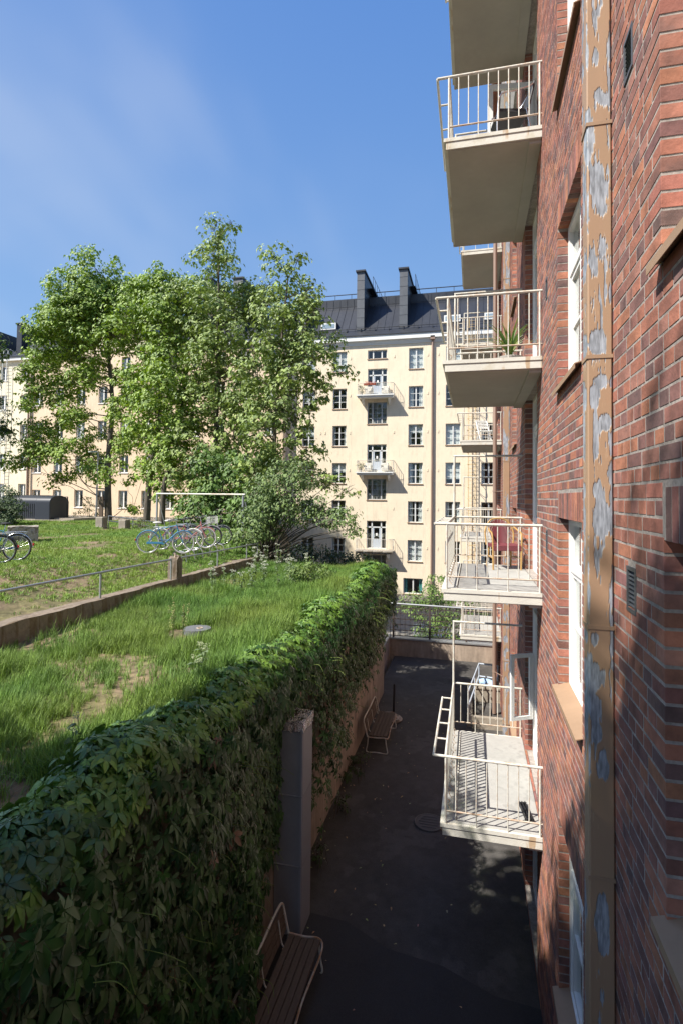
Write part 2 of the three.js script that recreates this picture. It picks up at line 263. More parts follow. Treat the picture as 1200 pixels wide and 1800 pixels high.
{
  const r = thing('handrail', 'thin grey galvanised pipe handrail on posts along the kerb wall', 'handrail');
  mesh('rail', wire([W(-7.62, 5.12, -2), W(-7.62, 5.07, 5), W(-7.62, 5.035, 9.95), W(-7.62, 5.01, 12.7)], 0.024, 8, 30), M.galv, r);
  mesh('rail', wire([W(-7.62, 5.01, 13.2), W(-7.62, 4.98, 15.3), W(-7.62, 4.965, 17.6), W(-7.62, 4.95, 18.6)], 0.024, 8, 30), M.galv, r);
  for (const d of [-0.5, 4.4, 7.2, 9.95, 12.7, 13.22, 15.35, 17.57, 18.55]) mesh('post', tube(W(-7.62, 4.44, d), W(-7.62, 5.02, d), 0.024, 8), M.galv, r);
}
{
  const g = new THREE.BoxGeometry(0.27, 0.62, 0.27, 5, 8, 5), p = g.attributes.position;
  for (let i = 0; i < p.count; i++) { const y = p.getY(i), n = vn(p.getX(i) * 9 + 4, p.getZ(i) * 9 + y * 5); p.setXYZ(i, p.getX(i) * (1 - 0.04 * n), y + (y > 0.25 ? 0.16 * (vn(p.getX(i) * 7, p.getZ(i) * 7 + 3) - 0.45) : 0), p.getZ(i) * (1 - 0.05 * n)); }
  g.computeVertexNormals(); const r = thing('concrete_post', 'stubby broken concrete post standing in the kerb wall', 'post'); r.position.copy(W(-7.66, 4.74, 12.96));
  mesh('shaft', metric(g), M.curb, r);
  mesh('rusty_bolt', wire([V3(0.0, 0.28, 0), V3(0.01, 0.36, 0), V3(-0.02, 0.42, 0.01)], 0.03, 6), M.rusty, r);
}
{
  const r = thing('manhole_lid', 'round grey concrete lid lying in the lower lawn grass', 'manhole'); r.position.copy(W(-4.95, LAWN + 0.025, 9.2));
  mesh('lid', new THREE.CylinderGeometry(0.25, 0.26, 0.10, 24), mat({ color: lin(0.13, 0.135, 0.14), roughness: 0.9, bumpMap: T.fine, bumpScale: 0.01 }), r); mesh('lifting_ring', new THREE.TorusGeometry(0.05, 0.009, 6, 16).rotateX(Math.PI / 2).translate(0.05, 0.055, 0), M.rusty, r);
}

// ================================================================ the brick house
const XW = 0.883, COURSE = 0.088, FL = 3.12, DECK = [2.337, 5.457, 8.577, 11.697, 14.817];
const brickHouse = thing('brick_house', 'tall red brick apartment house with balconies stacked along its side', 'building');
const wins = [], doors = [];
for (let k = -1; k <= 3; k++) for (const [a, b] of [[1.56, 2.87], [4.86, 6.16], [11.84, 13.12], [15.0, 16.2]]) wins.push([a, b, 4.70 + FL * k, 6.49 + FL * k]);
for (const [a, b] of [[8.1, 9.92], [18.5, 20.3]]) for (let k = -1; k < 5; k++) { const y0 = k < 0 ? 0.12 : DECK[k] + 0.02, y1 = k < 4 ? DECK[k + 1] - 0.17 : 17.4; doors.push([a, b, y0, y1, k]); }
const vents = [[3.33, 3.49, 6.05, 6.29], [3.33, 3.49, 9.19, 9.43], [7.0, 7.12, 6.05, 6.30], [7.0, 7.12, 9.19, 9.43], [3.33, 3.49, 2.95, 3.19]];
{
  const R = rng(31), opens = [...wins, ...doors, ...vents];
  // the wall behind the bricks, with its joints set back and its openings
  const wallHoles = [...wins, ...doors, ...vents].map(o => [o[0] - 0.004, o[1] + 0.004, o[2] - 0.004, o[3] + 0.004]);
  const core = holed(-6, 23.0, -0.4, 21, wallHoles, 0.40); core.rotateY(Math.PI / 2); core.translate(XW + 0.0028, 0, 0); metric(core);
  const wall = mesh('wall', core, M.mortar, brickHouse);
  mesh('shell', [box(XW + 0.03, 13, -0.4, 21, 22.72, 22.99), box(XW + 0.03, 13, -0.4, 21, -6, -5.7), box(12.7, 13, -0.4, 20.99, -5.7, 22.7), box(XW - 0.3, 13.3, 21.01, 21.3, -6.3, 23.3)], M.brickPlain, brickHouse);
  mesh('partition', [box(2.9, 3.0, -0.3, 20.9, -5.6, 22.6), ...DECK.map(y => box(XW + 0.43, 2.9, y - 0.3, y, -5.6, 22.6)), box(XW + 0.42, 2.9, -0.3, 0.02, -5.6, 22.6)], M.inside, brickHouse);
  // bricks in English bond: a course of stretchers, a course of headers
  const pos = [], nor = [], uv = [], col = [], idx = []; const loose = [];
  function addBrick(d0, d1, y0, y1, deep, tone, far) {
    const f = XW + (R() - 0.5) * 0.002, b = far ? 0 : Math.min(0.0015 + 0.0015 * R(), (d1 - d0) / 4), tilt = (R() - 0.5) * 0.001, bx = f + deep;
    const c = brickTones[tone], s = 0.82 + 0.36 * R(), cc = [c[0] * s, c[1] * s * (0.93 + 0.14 * R()), c[2] * s];
    const u0 = R() * 7, v0 = R() * 7, P = [];
    const q = (a, b2, c2, e, n) => { const k = pos.length / 3; for (const v of [a, b2, c2, e]) { pos.push(v[0], v[1], -v[2]); nor.push(n[0], n[1], -n[2]); uv.push(u0 + v[2] + v[0], v0 + v[1]); col.push(...cc); } idx.push(k, k + 1, k + 2, k, k + 2, k + 3); };
    const A = [f + tilt, y0 + b, d0 + b], B = [f - tilt, y0 + b, d1 - b], C = [f - tilt, y1 - b, d1 - b], D = [f + tilt, y1 - b, d0 + b];
    const a = [f + b, y0, d0], bb = [f + b, y0, d1], c2 = [f + b, y1, d1], d = [f + b, y1, d0];
    q(A, D, C, B, [-1, 0, 0]);
    if (b) { q(a, A, B, bb, [-0.7, -0.7, 0]); q(D, d, c2, C, [-0.7, 0.7, 0]); q(a, d, D, A, [-0.7, 0, -0.7]); q(B, C, c2, bb, [-0.7, 0, 0.7]); }
    const e0 = [bx, y0, d0], e1 = [bx, y0, d1], e2 = [bx, y1, d1], e3 = [bx, y1, d0];
    q(a, bb, e1, e0, [0, -1, 0]); q(d, e3, e2, c2, [0, 1, 0]); q(a, e0, e3, d, [0, 0, -1]); q(bb, c2, e2, e1, [0, 0, 1]);
  }
  const pick = () => { const r = R(); return r < 0.22 ? 0 : r < 0.42 ? 1 : r < 0.54 ? 2 : r < 0.70 ? 3 : r < 0.82 ? 4 : r < 0.90 ? 5 : 6; };
  const soldiers = wins.map(o => [o[0] - 0.02, o[1] + 0.02, o[3], o[3] + 3 * COURSE]);
  const DMIN = 0.4, DMAX = 22.99, YMAX = 15.6, cand = [];
  const blocked = (y0, y1) => { const l = []; for (const o of opens) if (o[2] < y1 - 0.03 && o[3] > y0 + 0.03) l.push([o[0], o[1], 1]); for (const o of soldiers) if (o[2] < y1 - 0.03 && o[3] > y0 + 0.03) l.push([o[0], o[1], 0]); return l.sort((a, b) => a[0] - b[0]); };
  for (let k = 0, y = 0.0; y < YMAX; k++, y += COURSE) {
    const y0 = y + 0.0085, y1 = y + COURSE - 0.0085, bl = blocked(y0, y1); const spans = []; let c = DMIN, open0 = 0;
    for (const [a, b, o] of bl) { if (a > c + 0.02) spans.push([c, a, open0, o]); if (b > c) { c = b; open0 = o; } }
    if (c < DMAX) spans.push([c, DMAX, open0, 1]);
    const st = k % 2 === 0, mod = st ? 0.2835 : 0.14175, len = st ? 0.2675 : 0.1265, off = (k % 4 < 2 ? 0 : 0.07) + (st ? 0.03 : 0.10);
    for (const [a, b, oa, ob] of spans) {
      const pcs = []; for (let d = Math.floor((a - off) / mod) * mod + off; d < b; d += mod) { const d0 = Math.max(a, d), d1 = Math.min(b, d + len); if (d1 > d0) pcs.push([d0, d1]); }
      if (pcs.length > 1 && pcs[0][1] - pcs[0][0] < 0.06) { pcs[1][0] = a; pcs.shift(); }
      if (pcs.length > 1 && pcs[pcs.length - 1][1] - pcs[pcs.length - 1][0] < 0.06) { pcs.pop(); }
      if (!pcs.length) continue; pcs[0][0] = a; pcs[pcs.length - 1][1] = b;
      for (let [d0, d1] of pcs) {
        const jit = (R() - 0.5) * 0.006; if (d0 > a && d1 < b) { d0 += jit; d1 += jit; }
        const edge = (d0 <= a + 0.001 && oa) || (d1 >= b - 0.001 && ob), full = d0 > a && d1 < b;
        const tone = pick();
        if (full && d0 > 2.62 && d1 < 3.80 && Math.abs(y0 - EYE) < 3.6) cand.push([d0, d1, y0 + (R() - 0.5) * 0.004, y1, tone, st, (st ? 1.9 : 1) / (d0 * d0 * d0)]);
        else addBrick(d0, d1, y0 + (R() - 0.5) * 0.004, y1 + (R() - 0.5) * 0.004, edge ? 0.15 : 0.03, tone, d0 > 11);
      }
    }
  }
  for (const [a, b, y0, y1] of soldiers) if (y1 < YMAX) for (let d = a + 0.006; d < b - 0.05; d += 0.0872) addBrick(d, d + 0.074, y0 + 0.0005, y1 - 0.008, 0.16, pick(), d > 11);
  cand.sort((p, q) => q[6] - p[6]);
  const shapes = [true, false].map(st => [0, 1, 2].map(n => { const L = st ? 0.2675 : 0.1265, H = 0.0712, g = cbox(0.034, H, L, 0.0022 + n * 0.0006); const u = g.attributes.uv; for (let i = 0; i < u.count; i++) u.setXY(i, u.getX(i) + n * 0.37 + (st ? 0 : 0.19), u.getY(i) + n * 0.53); return g; }));
  cand.forEach((b, i) => {
    const [d0, d1, y0, y1, tone, st] = b;
    if (i < 300) { const m = new THREE.Mesh(shapes[st ? 0 : 1][i % 3], M.tones[tone]); m.name = 'brick'; m.position.set(XW + 0.0172 + (R() - 0.5) * 0.002, (y0 + y1) / 2, -(d0 + d1) / 2); m.rotation.set((R() - 0.5) * 0.014, (R() - 0.5) * 0.008, 0); if (R() < 0.5) m.rotation.y += Math.PI; m.castShadow = m.receiveShadow = true; wall.add(m); }
    else addBrick(d0, d1, y0, y1, 0.03, tone, false);
  });
  const g = new THREE.BufferGeometry();
  g.setAttribute('position', new THREE.Float32BufferAttribute(pos, 3)); g.setAttribute('normal', new THREE.Float32BufferAttribute(nor, 3)); g.setAttribute('uv', new THREE.Float32BufferAttribute(uv, 2)); g.setAttribute('color', new THREE.Float32BufferAttribute(col, 3)); g.setIndex(idx);
  const bm = mesh('bricks', g, M.brick, brickHouse); bm.userData.kind = 'stuff';
}
// windows of the brick house
const fx = XW + 0.105;                                                // outer face of the frames
for (const [a, b, y0, y1] of wins) {
  const w = group('window', brickHouse), F = 0.07;
  mesh('frame', [box(fx, fx + 0.09, y0, y1, a + 0.001, a + F), box(fx, fx + 0.09, y0, y1, b - F, b - 0.001), box(fx, fx + 0.09, y1 - F, y1 - 0.001, a + F, b - F), box(fx, fx + 0.09, y0 + 0.001, y0 + F, a + F, b - F), box(fx + 0.012, fx + 0.088, y0 + F, y1 - F, (a + b) / 2 - 0.04, (a + b) / 2 + 0.04), box(fx + 0.006, fx + 0.086, y1 - 0.56, y1 - 0.49, a + F, b - F)], M.white, w);
  for (const [p, q] of [[a + F, (a + b) / 2 - 0.04], [(a + b) / 2 + 0.04, b - F]]) {
    mesh('sash', [box(fx + 0.02, fx + 0.075, y0 + F, y1 - 0.56, p, p + 0.05), box(fx + 0.02, fx + 0.075, y0 + F, y1 - 0.56, q - 0.05, q), box(fx + 0.021, fx + 0.074, y0 + F, y0 + F + 0.06, p + 0.05, q - 0.05), box(fx + 0.021, fx + 0.074, y1 - 0.61, y1 - 0.56, p + 0.05, q - 0.05), box(fx + 0.03, fx + 0.07, y0 + 0.66, y0 + 0.69, p + 0.05, q - 0.05)], M.white, w);
    mesh('pane', box(fx + 0.048, fx + 0.052, y0 + F + 0.06, y1 - 0.61, p + 0.05, q - 0.05), M.glass, w);
    mesh('pane', box(fx + 0.048, fx + 0.052, y1 - 0.49, y1 - F, p, q), M.glass, w);
  }
  // brown sheet sill sloping out past the wall
  const s = new THREE.Shape([[fx + 0.015, y0 + 0.065], [XW - 0.06, y0 + 0.012], [XW - 0.06, y0 - 0.035], [XW - 0.055, y0 - 0.035], [XW - 0.055, y0 + 0.005], [fx + 0.015, y0 + 0.055]].map(p => new THREE.Vector2(...p)));
  const g = new THREE.ExtrudeGeometry(s, { depth: b - a + 0.06, bevelEnabled: false }); g.translate(0, 0, -b - 0.03);
  mesh('sill', metric(g), M.brown, w);
}
for (const [a, b, y0, y1] of vents) {
  const v = group('air_vent', brickHouse), back = mesh('housing', box(XW + 0.03, XW + 0.10, y0, y1, a, b), M.black, v);
  mesh('frame', [box(XW - 0.006, XW + 0.03, y0 - 0.01, y0 + 0.012, a - 0.01, b + 0.01), box(XW - 0.006, XW + 0.03, y1 - 0.012, y1 + 0.01, a - 0.01, b + 0.01), box(XW - 0.005, XW + 0.03, y0 + 0.012, y1 - 0.012, a - 0.01, a + 0.01), box(XW - 0.005, XW + 0.03, y0 + 0.012, y1 - 0.012, b - 0.01, b + 0.01)], M.fin, v);
  for (let k = 0; k < 8; k++) { const y = lerp(y0 + 0.02, y1 - 0.02, (k + 0.5) / 8), g = new THREE.BoxGeometry(0.03, 0.004, b - a - 0.02); g.rotateZ(0.7); g.translate(XW + 0.013, y, -(a + b) / 2); mesh('slat', g, M.fin, v); }
}
// balcony doors: white glazed doors with a fanlight, set back in the wall
doors.forEach(([a, b, y0, y1, k]) => {
  const w = group('balcony_door', brickHouse), F = 0.07, x = XW + 0.125, head = Math.min(y0 + 2.36, y1 - 0.3), mid = (a + b) / 2;
  mesh('frame', [box(x, x + 0.1, y0 - 0.012, y1 + 0.012, a + 0.001, a + F), box(x, x + 0.1, y0 - 0.012, y1 + 0.012, b - F, b - 0.001), box(x, x + 0.1, y1 - F, y1 + 0.01, a + F, b - F), box(x, x + 0.1, head, head + 0.08, a + F, b - F), box(x, x + 0.1, y0 - 0.01, y0 + 0.08, a + F, b - F), box(x + 0.003, x + 0.097, y0 + 0.08, head, mid - 0.05, mid + 0.05), box(x + 0.006, x + 0.09, head + 0.08, y1 - F, mid - 0.03, mid + 0.03)], M.white, w);
  for (const [p, q, open] of [[a + F, mid - 0.05, 0], [mid + 0.05, b - F, k === 3 && a < 10]]) {
    const h = y0 + 0.85, leaf = open ? group('open_leaf', w) : w, L = q - p;
    const B = (t0, t1, c, e, u0, u1) => open ? box(-u1, -u0, c, e, t0, t1) : box(x + 0.02 + t0, x + 0.02 + t1, c, e, p + u0, p + u1);
    mesh('leaf', [B(0, 0.05, y0 + 0.085, head - 0.005, 0.002, 0.09), B(0, 0.05, y0 + 0.085, head - 0.005, L - 0.09, L - 0.002), B(0.001, 0.049, head - 0.1, head - 0.006, 0.09, L - 0.09), B(0.001, 0.049, h - 0.05, h + 0.05, 0.09, L - 0.09), B(0.001, 0.049, y0 + 0.086, y0 + 0.2, 0.09, L - 0.09)], M.white, leaf);
    mesh('pane', B(0.022, 0.026, h + 0.05, head - 0.1, 0.09, L - 0.09), M.glass, leaf);
    mesh('pane', B(0.022, 0.026, y0 + 0.2, h - 0.05, 0.09, L - 0.09), M.glass, leaf);
    mesh('handle', tube(open ? W(-L + 0.045, h + 0.2, -0.03) : W(x, h + 0.2, p + (p > mid ? 0.05 : L - 0.05)), open ? W(-L + 0.16, h + 0.2, -0.03) : W(x, h + 0.2, p + (p > mid ? 0.16 : L - 0.16)), 0.009, 6), M.chrome, leaf);
    if (open) { leaf.position.set(x + 0.01, 0, -(q - 0.02)); leaf.rotation.y = 0.12; }
  }
  if (k === 0 && a < 10) {
    const c = group('open_casement', w); c.position.set(x - 0.005, 0, -(b - F - 0.05)); c.rotation.y = 0.5;
    const yb = y0 + 0.6, yt = y0 + 1.7, L = 0.42; mesh('leaf', [box(-L, -L + 0.06, yb, yt, 0, 0.045), box(-0.06, 0, yb, yt, 0, 0.045), box(-L + 0.06, -0.06, yt - 0.06, yt, 0.001, 0.044), box(-L + 0.06, -0.06, yb, yb + 0.06, 0.001, 0.044)], M.white, c); mesh('pane', box(-L + 0.06, -0.06, yb + 0.06, yt - 0.06, 0.02, 0.024), M.glass, c);
  }
  for (const [p, q] of [[a + F, mid - 0.03], [mid + 0.03, b - F]]) mesh('pane', box(x + 0.045, x + 0.049, head + 0.08, y1 - F, p, q), M.glass, w);
});
// square sheet downpipes, paint peeling off the zinc
const peel = (() => {
  const w = 128, h = 2048, Y0 = -0.2, Y1 = 14.2;
  // patches where the paint is gone: middle height above the alley, half height, from, to (across)
  const list = [[9.62, .10, .1, .35], [9.45, .05, .6, .9], [9.33, .10, .15, .6], [9.05, .07, .7, 1], [8.72, .19, .1, .8], [8.27, .19, .05, .9], [7.97, .19, .05, .95], [7.72, .09, 0, .7], [7.45, .05, .1, 1], [7.36, .09, .0, .35], [7.18, .07, .3, .75], [7.10, .18, .1, .3], [7.03, .15, .45, .9], [6.88, .16, .5, .95], [6.74, .05, .1, .35], [6.70, .07, .55, .9], [6.55, .12, .1, .9], [5.78, .06, .05, .3], [5.55, .09, .05, .5], [5.62, .04, .6, .85], [5.35, .07, .05, .35], [5.18, .06, .05, .4], [4.98, .10, .2, .6], [4.05, .15, .15, .6], [3.9, .1, .2, .7], [3.1, .2, .3, .8], [2.3, .3, .1, .6], [11.0, .3, .3, 1], [12.4, .4, .1, .6], [10.4, .25, .5, .95]];
  const A = fbm(512, 6, 6, 611), B = fbm(512, 24, 4, 622), bm = new Uint8Array(w * h * 4);
  const t = colorTex(w, 0, (i, x, y) => {
    const u = x / w, Y = lerp(Y0, Y1, y / h), sx = (x * 2) & 511, sy = Math.floor(y * 1.0) & 511, n = A[sy * 512 + sx], n2 = B[sy * 512 + sx]; let m = 0;
    for (const [c, hh, a, b] of list) { if (Math.abs(Y - c) > hh * 1.7) continue; const ex = (u - (a + b) / 2) / ((b - a) / 2), ey = (Y - c) / hh; m = Math.max(m, 1.25 - Math.pow(Math.abs(ex), 2.2) - Math.pow(Math.abs(ey), 2.2)); }
    m += (n - 0.5) * 2.8 + (n2 - 0.5) * 2.0 + (n > 0.66 ? 0.2 : 0);
    const z = sstep(0.52, 0.58, m), rim = sstep(0.36, 0.50, m) * (1 - z), k = 1 + 0.14 * (N1[(y & 511) * 512 + sx] - 0.5), zk = 0.30 + 0.38 * (B[((y * 2) & 511) * 512 + ((x * 4) & 511)] - 0.5) + 0.2 * (N3[((y * 3) & 511) * 512 + ((x * 3) & 511)] - 0.5);
    bm[i * 4] = bm[i * 4 + 1] = bm[i * 4 + 2] = 255 * (1 - z); bm[i * 4 + 3] = 255;
    return [lerp(lerp(0.35, 0.40, rim) * k, zk * 0.92, z), lerp(lerp(0.225, 0.27, rim) * k, zk, z), lerp(lerp(0.14, 0.17, rim) * k, zk * 1.12, z)];
  }, h);
  t.repeat.set(1, 1); const bt = finish(new THREE.DataTexture(bm, w, h), 0); bt.repeat.set(1, 1);
  const m = mat({ map: t, bumpMap: bt, bumpScale: 0.004, roughness: 0.55 }); m.userData = {}; return { m, Y0, Y1 };
})();
for (const [dn, flip] of [[3.80, 0], [13.93, 1], [-5, 0]]) {
  const p = group('downpipe', brickHouse), w = 0.15, s = 0.16, x0 = XW - 0.155;
  let y = 0.1, n = 0;
  for (const top of [1.2, 2.72, 4.28, 5.86, 7.62, 9.18, 10.7, 12.2, 13.8, 15.4, 17, 18.6, 20.4]) {
    const g = cbox(w, top - y - 0.002, s, 0.008), q = g.attributes.position, u = g.attributes.uv; g.translate(x0 + w / 2 + (n % 2 ? 0.002 : 0), (y + top) / 2, -(dn + s / 2));
    for (let i = 0; i < q.count; i++) u.setXY(i, clamp((q.getX(i) - x0) / w) * 0.7 + clamp((-q.getZ(i) - dn) / s) * 0.3, (q.getY(i) - peel.Y0) / (peel.Y1 - peel.Y0) + flip * 0.31);
    mesh('section', g, peel.m, p);
    mesh('seam', box(x0 - 0.006, x0 + w + 0.004, top - 0.012, top + 0.012, dn - 0.005, dn + s + 0.005), M.brown, p);
    y = top; n++;
  }
}
{ // slim stand-off pipe running up past the farther balconies
  const p = group('vent_pipe', brickHouse);
  mesh('pipe', tube(W(0.66, 0.05, 17.6), W(0.66, 17.5, 17.6), 0.062, 10), M.brownPipe, p);
  for (const y of [1.3, 3.9, 6.9, 8.0, 10.1, 13.2]) { mesh('collar', tube(W(0.66, y, 17.6), W(0.66, y + 0.05, 17.6), 0.07, 10), M.brownPipe, p); mesh('bracket', tube(W(0.66, y + 0.02, 17.6), W(XW + 0.02, y + 0.02, 17.2), 0.012, 6), M.brownPipe, p); }
}
// balconies
function balcony(name, yd, d0, ladder) {
  const g = group(name, brickHouse), d1 = d0 + 3.03, X0 = -0.4145, Xr = -0.345, Xb = -0.506, t = 0.155, top = yd + 0.879, low = yd + 0.165;
  const slab = mesh('slab', [box(X0 + 0.03, XW - 0.002, yd - t, yd - 0.05, d0 + 0.012, d1 - 0.012), box(X0, XW - 0.003, yd - 0.05, yd, d0, d1)], M.paleCon, g);
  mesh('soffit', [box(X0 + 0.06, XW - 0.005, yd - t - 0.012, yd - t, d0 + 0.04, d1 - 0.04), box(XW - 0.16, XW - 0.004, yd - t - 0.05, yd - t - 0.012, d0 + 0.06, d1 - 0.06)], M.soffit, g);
  mesh('floor', box(X0 + 0.05, XW - 0.004, yd, yd + 0.006, d0 + 0.05, d1 - 0.05), M.deck, g);
  mesh('kerb', [box(X0 + 0.19, X0 + 0.205, yd, yd + 0.03, d0 + 0.1, d1 - 0.1)], M.paleCon, g);
  // top rails; the near one runs on to carry the shelf frame outside
  mesh('top_rail', [tube(W(Xb, top, d0 + 0.02), W(XW, top, d0 + 0.02), 0.019, 8), tube(W(Xr, top, d0 + 0.02), W(Xr, top, d1 - 0.02), 0.019, 8), tube(W(Xr, top, d1 - 0.02), W(XW, top, d1 - 0.02), 0.019, 8)], M.rail, g);
  mesh('shelf_frame', [tube(W(Xb, top, d0 + 0.02), W(Xb, top, d0 + 2.2), 0.018, 8), ...[0.55, 1.1, 1.65, 2.18].map(q => tube(W(Xb, top, d0 + q), W(Xr, top, d0 + q), 0.014, 6))], M.rail, g);
  mesh('lower_rail', [tube(W(Xr, low, d0 + 0.02), W(XW, low, d0 + 0.02), 0.012, 6), tube(W(Xr, low, d1 - 0.02), W(XW, low, d1 - 0.02), 0.012, 6)], M.rusty, g);
  mesh('lower_rail', [tube(W(Xr, low, d0 + 0.02), W(Xr, low, d1 - 0.02), 0.012, 6)], M.rail, g);
  for (const d of [d0 + 0.02, d1 - 0.02]) {
    for (const x of [Xr, XW - 0.03]) mesh('post', tube(W(x, yd, d), W(x, top, d), 0.016, 6), M.rail, g);
    for (let i = 1; i < 9; i++) { const x = lerp(Xr, XW - 0.03, i / 9); mesh('baluster', tube(W(x, i % 3 ? low : yd, d), W(x, top, d), 0.009, 6), M.rail, g); }
  }
  for (let i = 1; i < 30; i++) {
    const d = lerp(d0 + 0.02, d1 - 0.02, i / 30);
    mesh('side_baluster', box(Xr - 0.005, Xr + 0.005, low, top - 0.01, d - 0.014, d + 0.014), M.rail, g);
    if (i % 3 === 0) mesh('scroll', wire([W(Xr, low, d), W(Xr + 0.045, low - 0.03, d + 0.01), W(Xr + 0.02, low - 0.09, d + 0.03), W(Xr + 0.07, yd - 0.01, d + 0.02)], 0.007, 5, 10), M.rusty, g);
  }
  if (ladder) mesh('carpet_bar', [tube(W(Xr, yd, d1 - 0.05), W(Xr, yd + 2.03, d1 - 0.05), 0.02, 8), tube(W(Xr - 0.02, yd + 2.03, d1 - 0.05), W(XW, yd + 2.03, d1 - 0.05), 0.02, 8)], M.rail, g);
  return g;
}
DECK.forEach((y, i) => { balcony('balcony', y, 7.488, true); balcony('balcony', y, 17.88, i !== 4); });

// ================================================================ the plastered apartment houses across the yard
function casement(parent, D, x0, x1, y0, y1, o = {}) {                // a window set back in a facade that faces +z at distance D
  const w = group(o.name || 'window', parent), F = 0.06, f = D + 0.13, rows = o.rows || 3, cols = o.cols || 1, fm = o.frame || M.frameGrey, mid = (x0 + x1) / 2;
  const fr = [box(x0, x0 + F, y0, y1, f, f + 0.08), box(x1 - F, x1, y0, y1, f, f + 0.08), box(x0 + F, x1 - F, y1 - F, y1, f, f + 0.08), box(x0 + F, x1 - F, y0, y0 + F, f, f + 0.08)];
  const bars = o.mull || [mid];
  for (const b of bars) fr.push(box(b - 0.05, b + 0.05, y0 + F, y1 - F, f - 0.01, f + 0.07));
  const edges = [x0 + F, ...bars.flatMap(b => [b - 0.05, b + 0.05]), x1 - F];
  for (let k = 1; k < rows; k++) { const y = lerp(y0 + F, y1 - F, k / rows); for (let e = 0; e < edges.length; e += 2) fr.push(box(edges[e], edges[e + 1], y - 0.018, y + 0.018, f + 0.012, f + 0.06)); }
  if (cols > 1) for (let e = 0; e < edges.length; e += 2) for (let k = 1; k < cols; k++) { const x = lerp(edges[e], edges[e + 1], k / cols); if (edges[e + 1] - edges[e] > 0.4) fr.push(box(x - 0.016, x + 0.016, y0 + F, y1 - F, f + 0.014, f + 0.058)); }
  mesh('frame', fr, fm, w);
  for (let e = 0; e < edges.length; e += 2) mesh('pane', box(edges[e], edges[e + 1], y0 + F, y1 - F, f + 0.034, f + 0.04), M.glass, w);
  if (o.sill !== false) { const s = mesh('sill', box(x0 - 0.04, x1 + 0.04, y0 - 0.07, y0 - 0.002, D - 0.06, D + 0.13), o.sillMat || M.brown, w); }
  const curtain = (a, b, c, e, m) => { const g = new THREE.PlaneGeometry(b - a, e - c, 14, 1), p = g.attributes.position; for (let i = 0; i < p.count; i++) p.setZ(i, 0.025 * Math.sin(p.getX(i) * 38 + a * 9)); g.computeVertexNormals(); g.translate((a + b) / 2, (c + e) / 2, -(f + 0.16)); mesh('curtain', metric(g), m, w); };
  if (o.blind) curtain(x0 + 0.02, x1 - 0.02, y0 + (1 - o.blind) * (y1 - y0), y1, o.cm || M.curtain);
  if (o.drapes) { curtain(x0 + 0.02, x0 + (x1 - x0) * o.drapes, y0 + 0.03, y1, o.cm || M.curtain); curtain(x1 - (x1 - x0) * o.drapes, x1 - 0.02, y0 + 0.03, y1, o.cm || M.curtain); }
  return w;
}
const yOf = v => v + EYE;
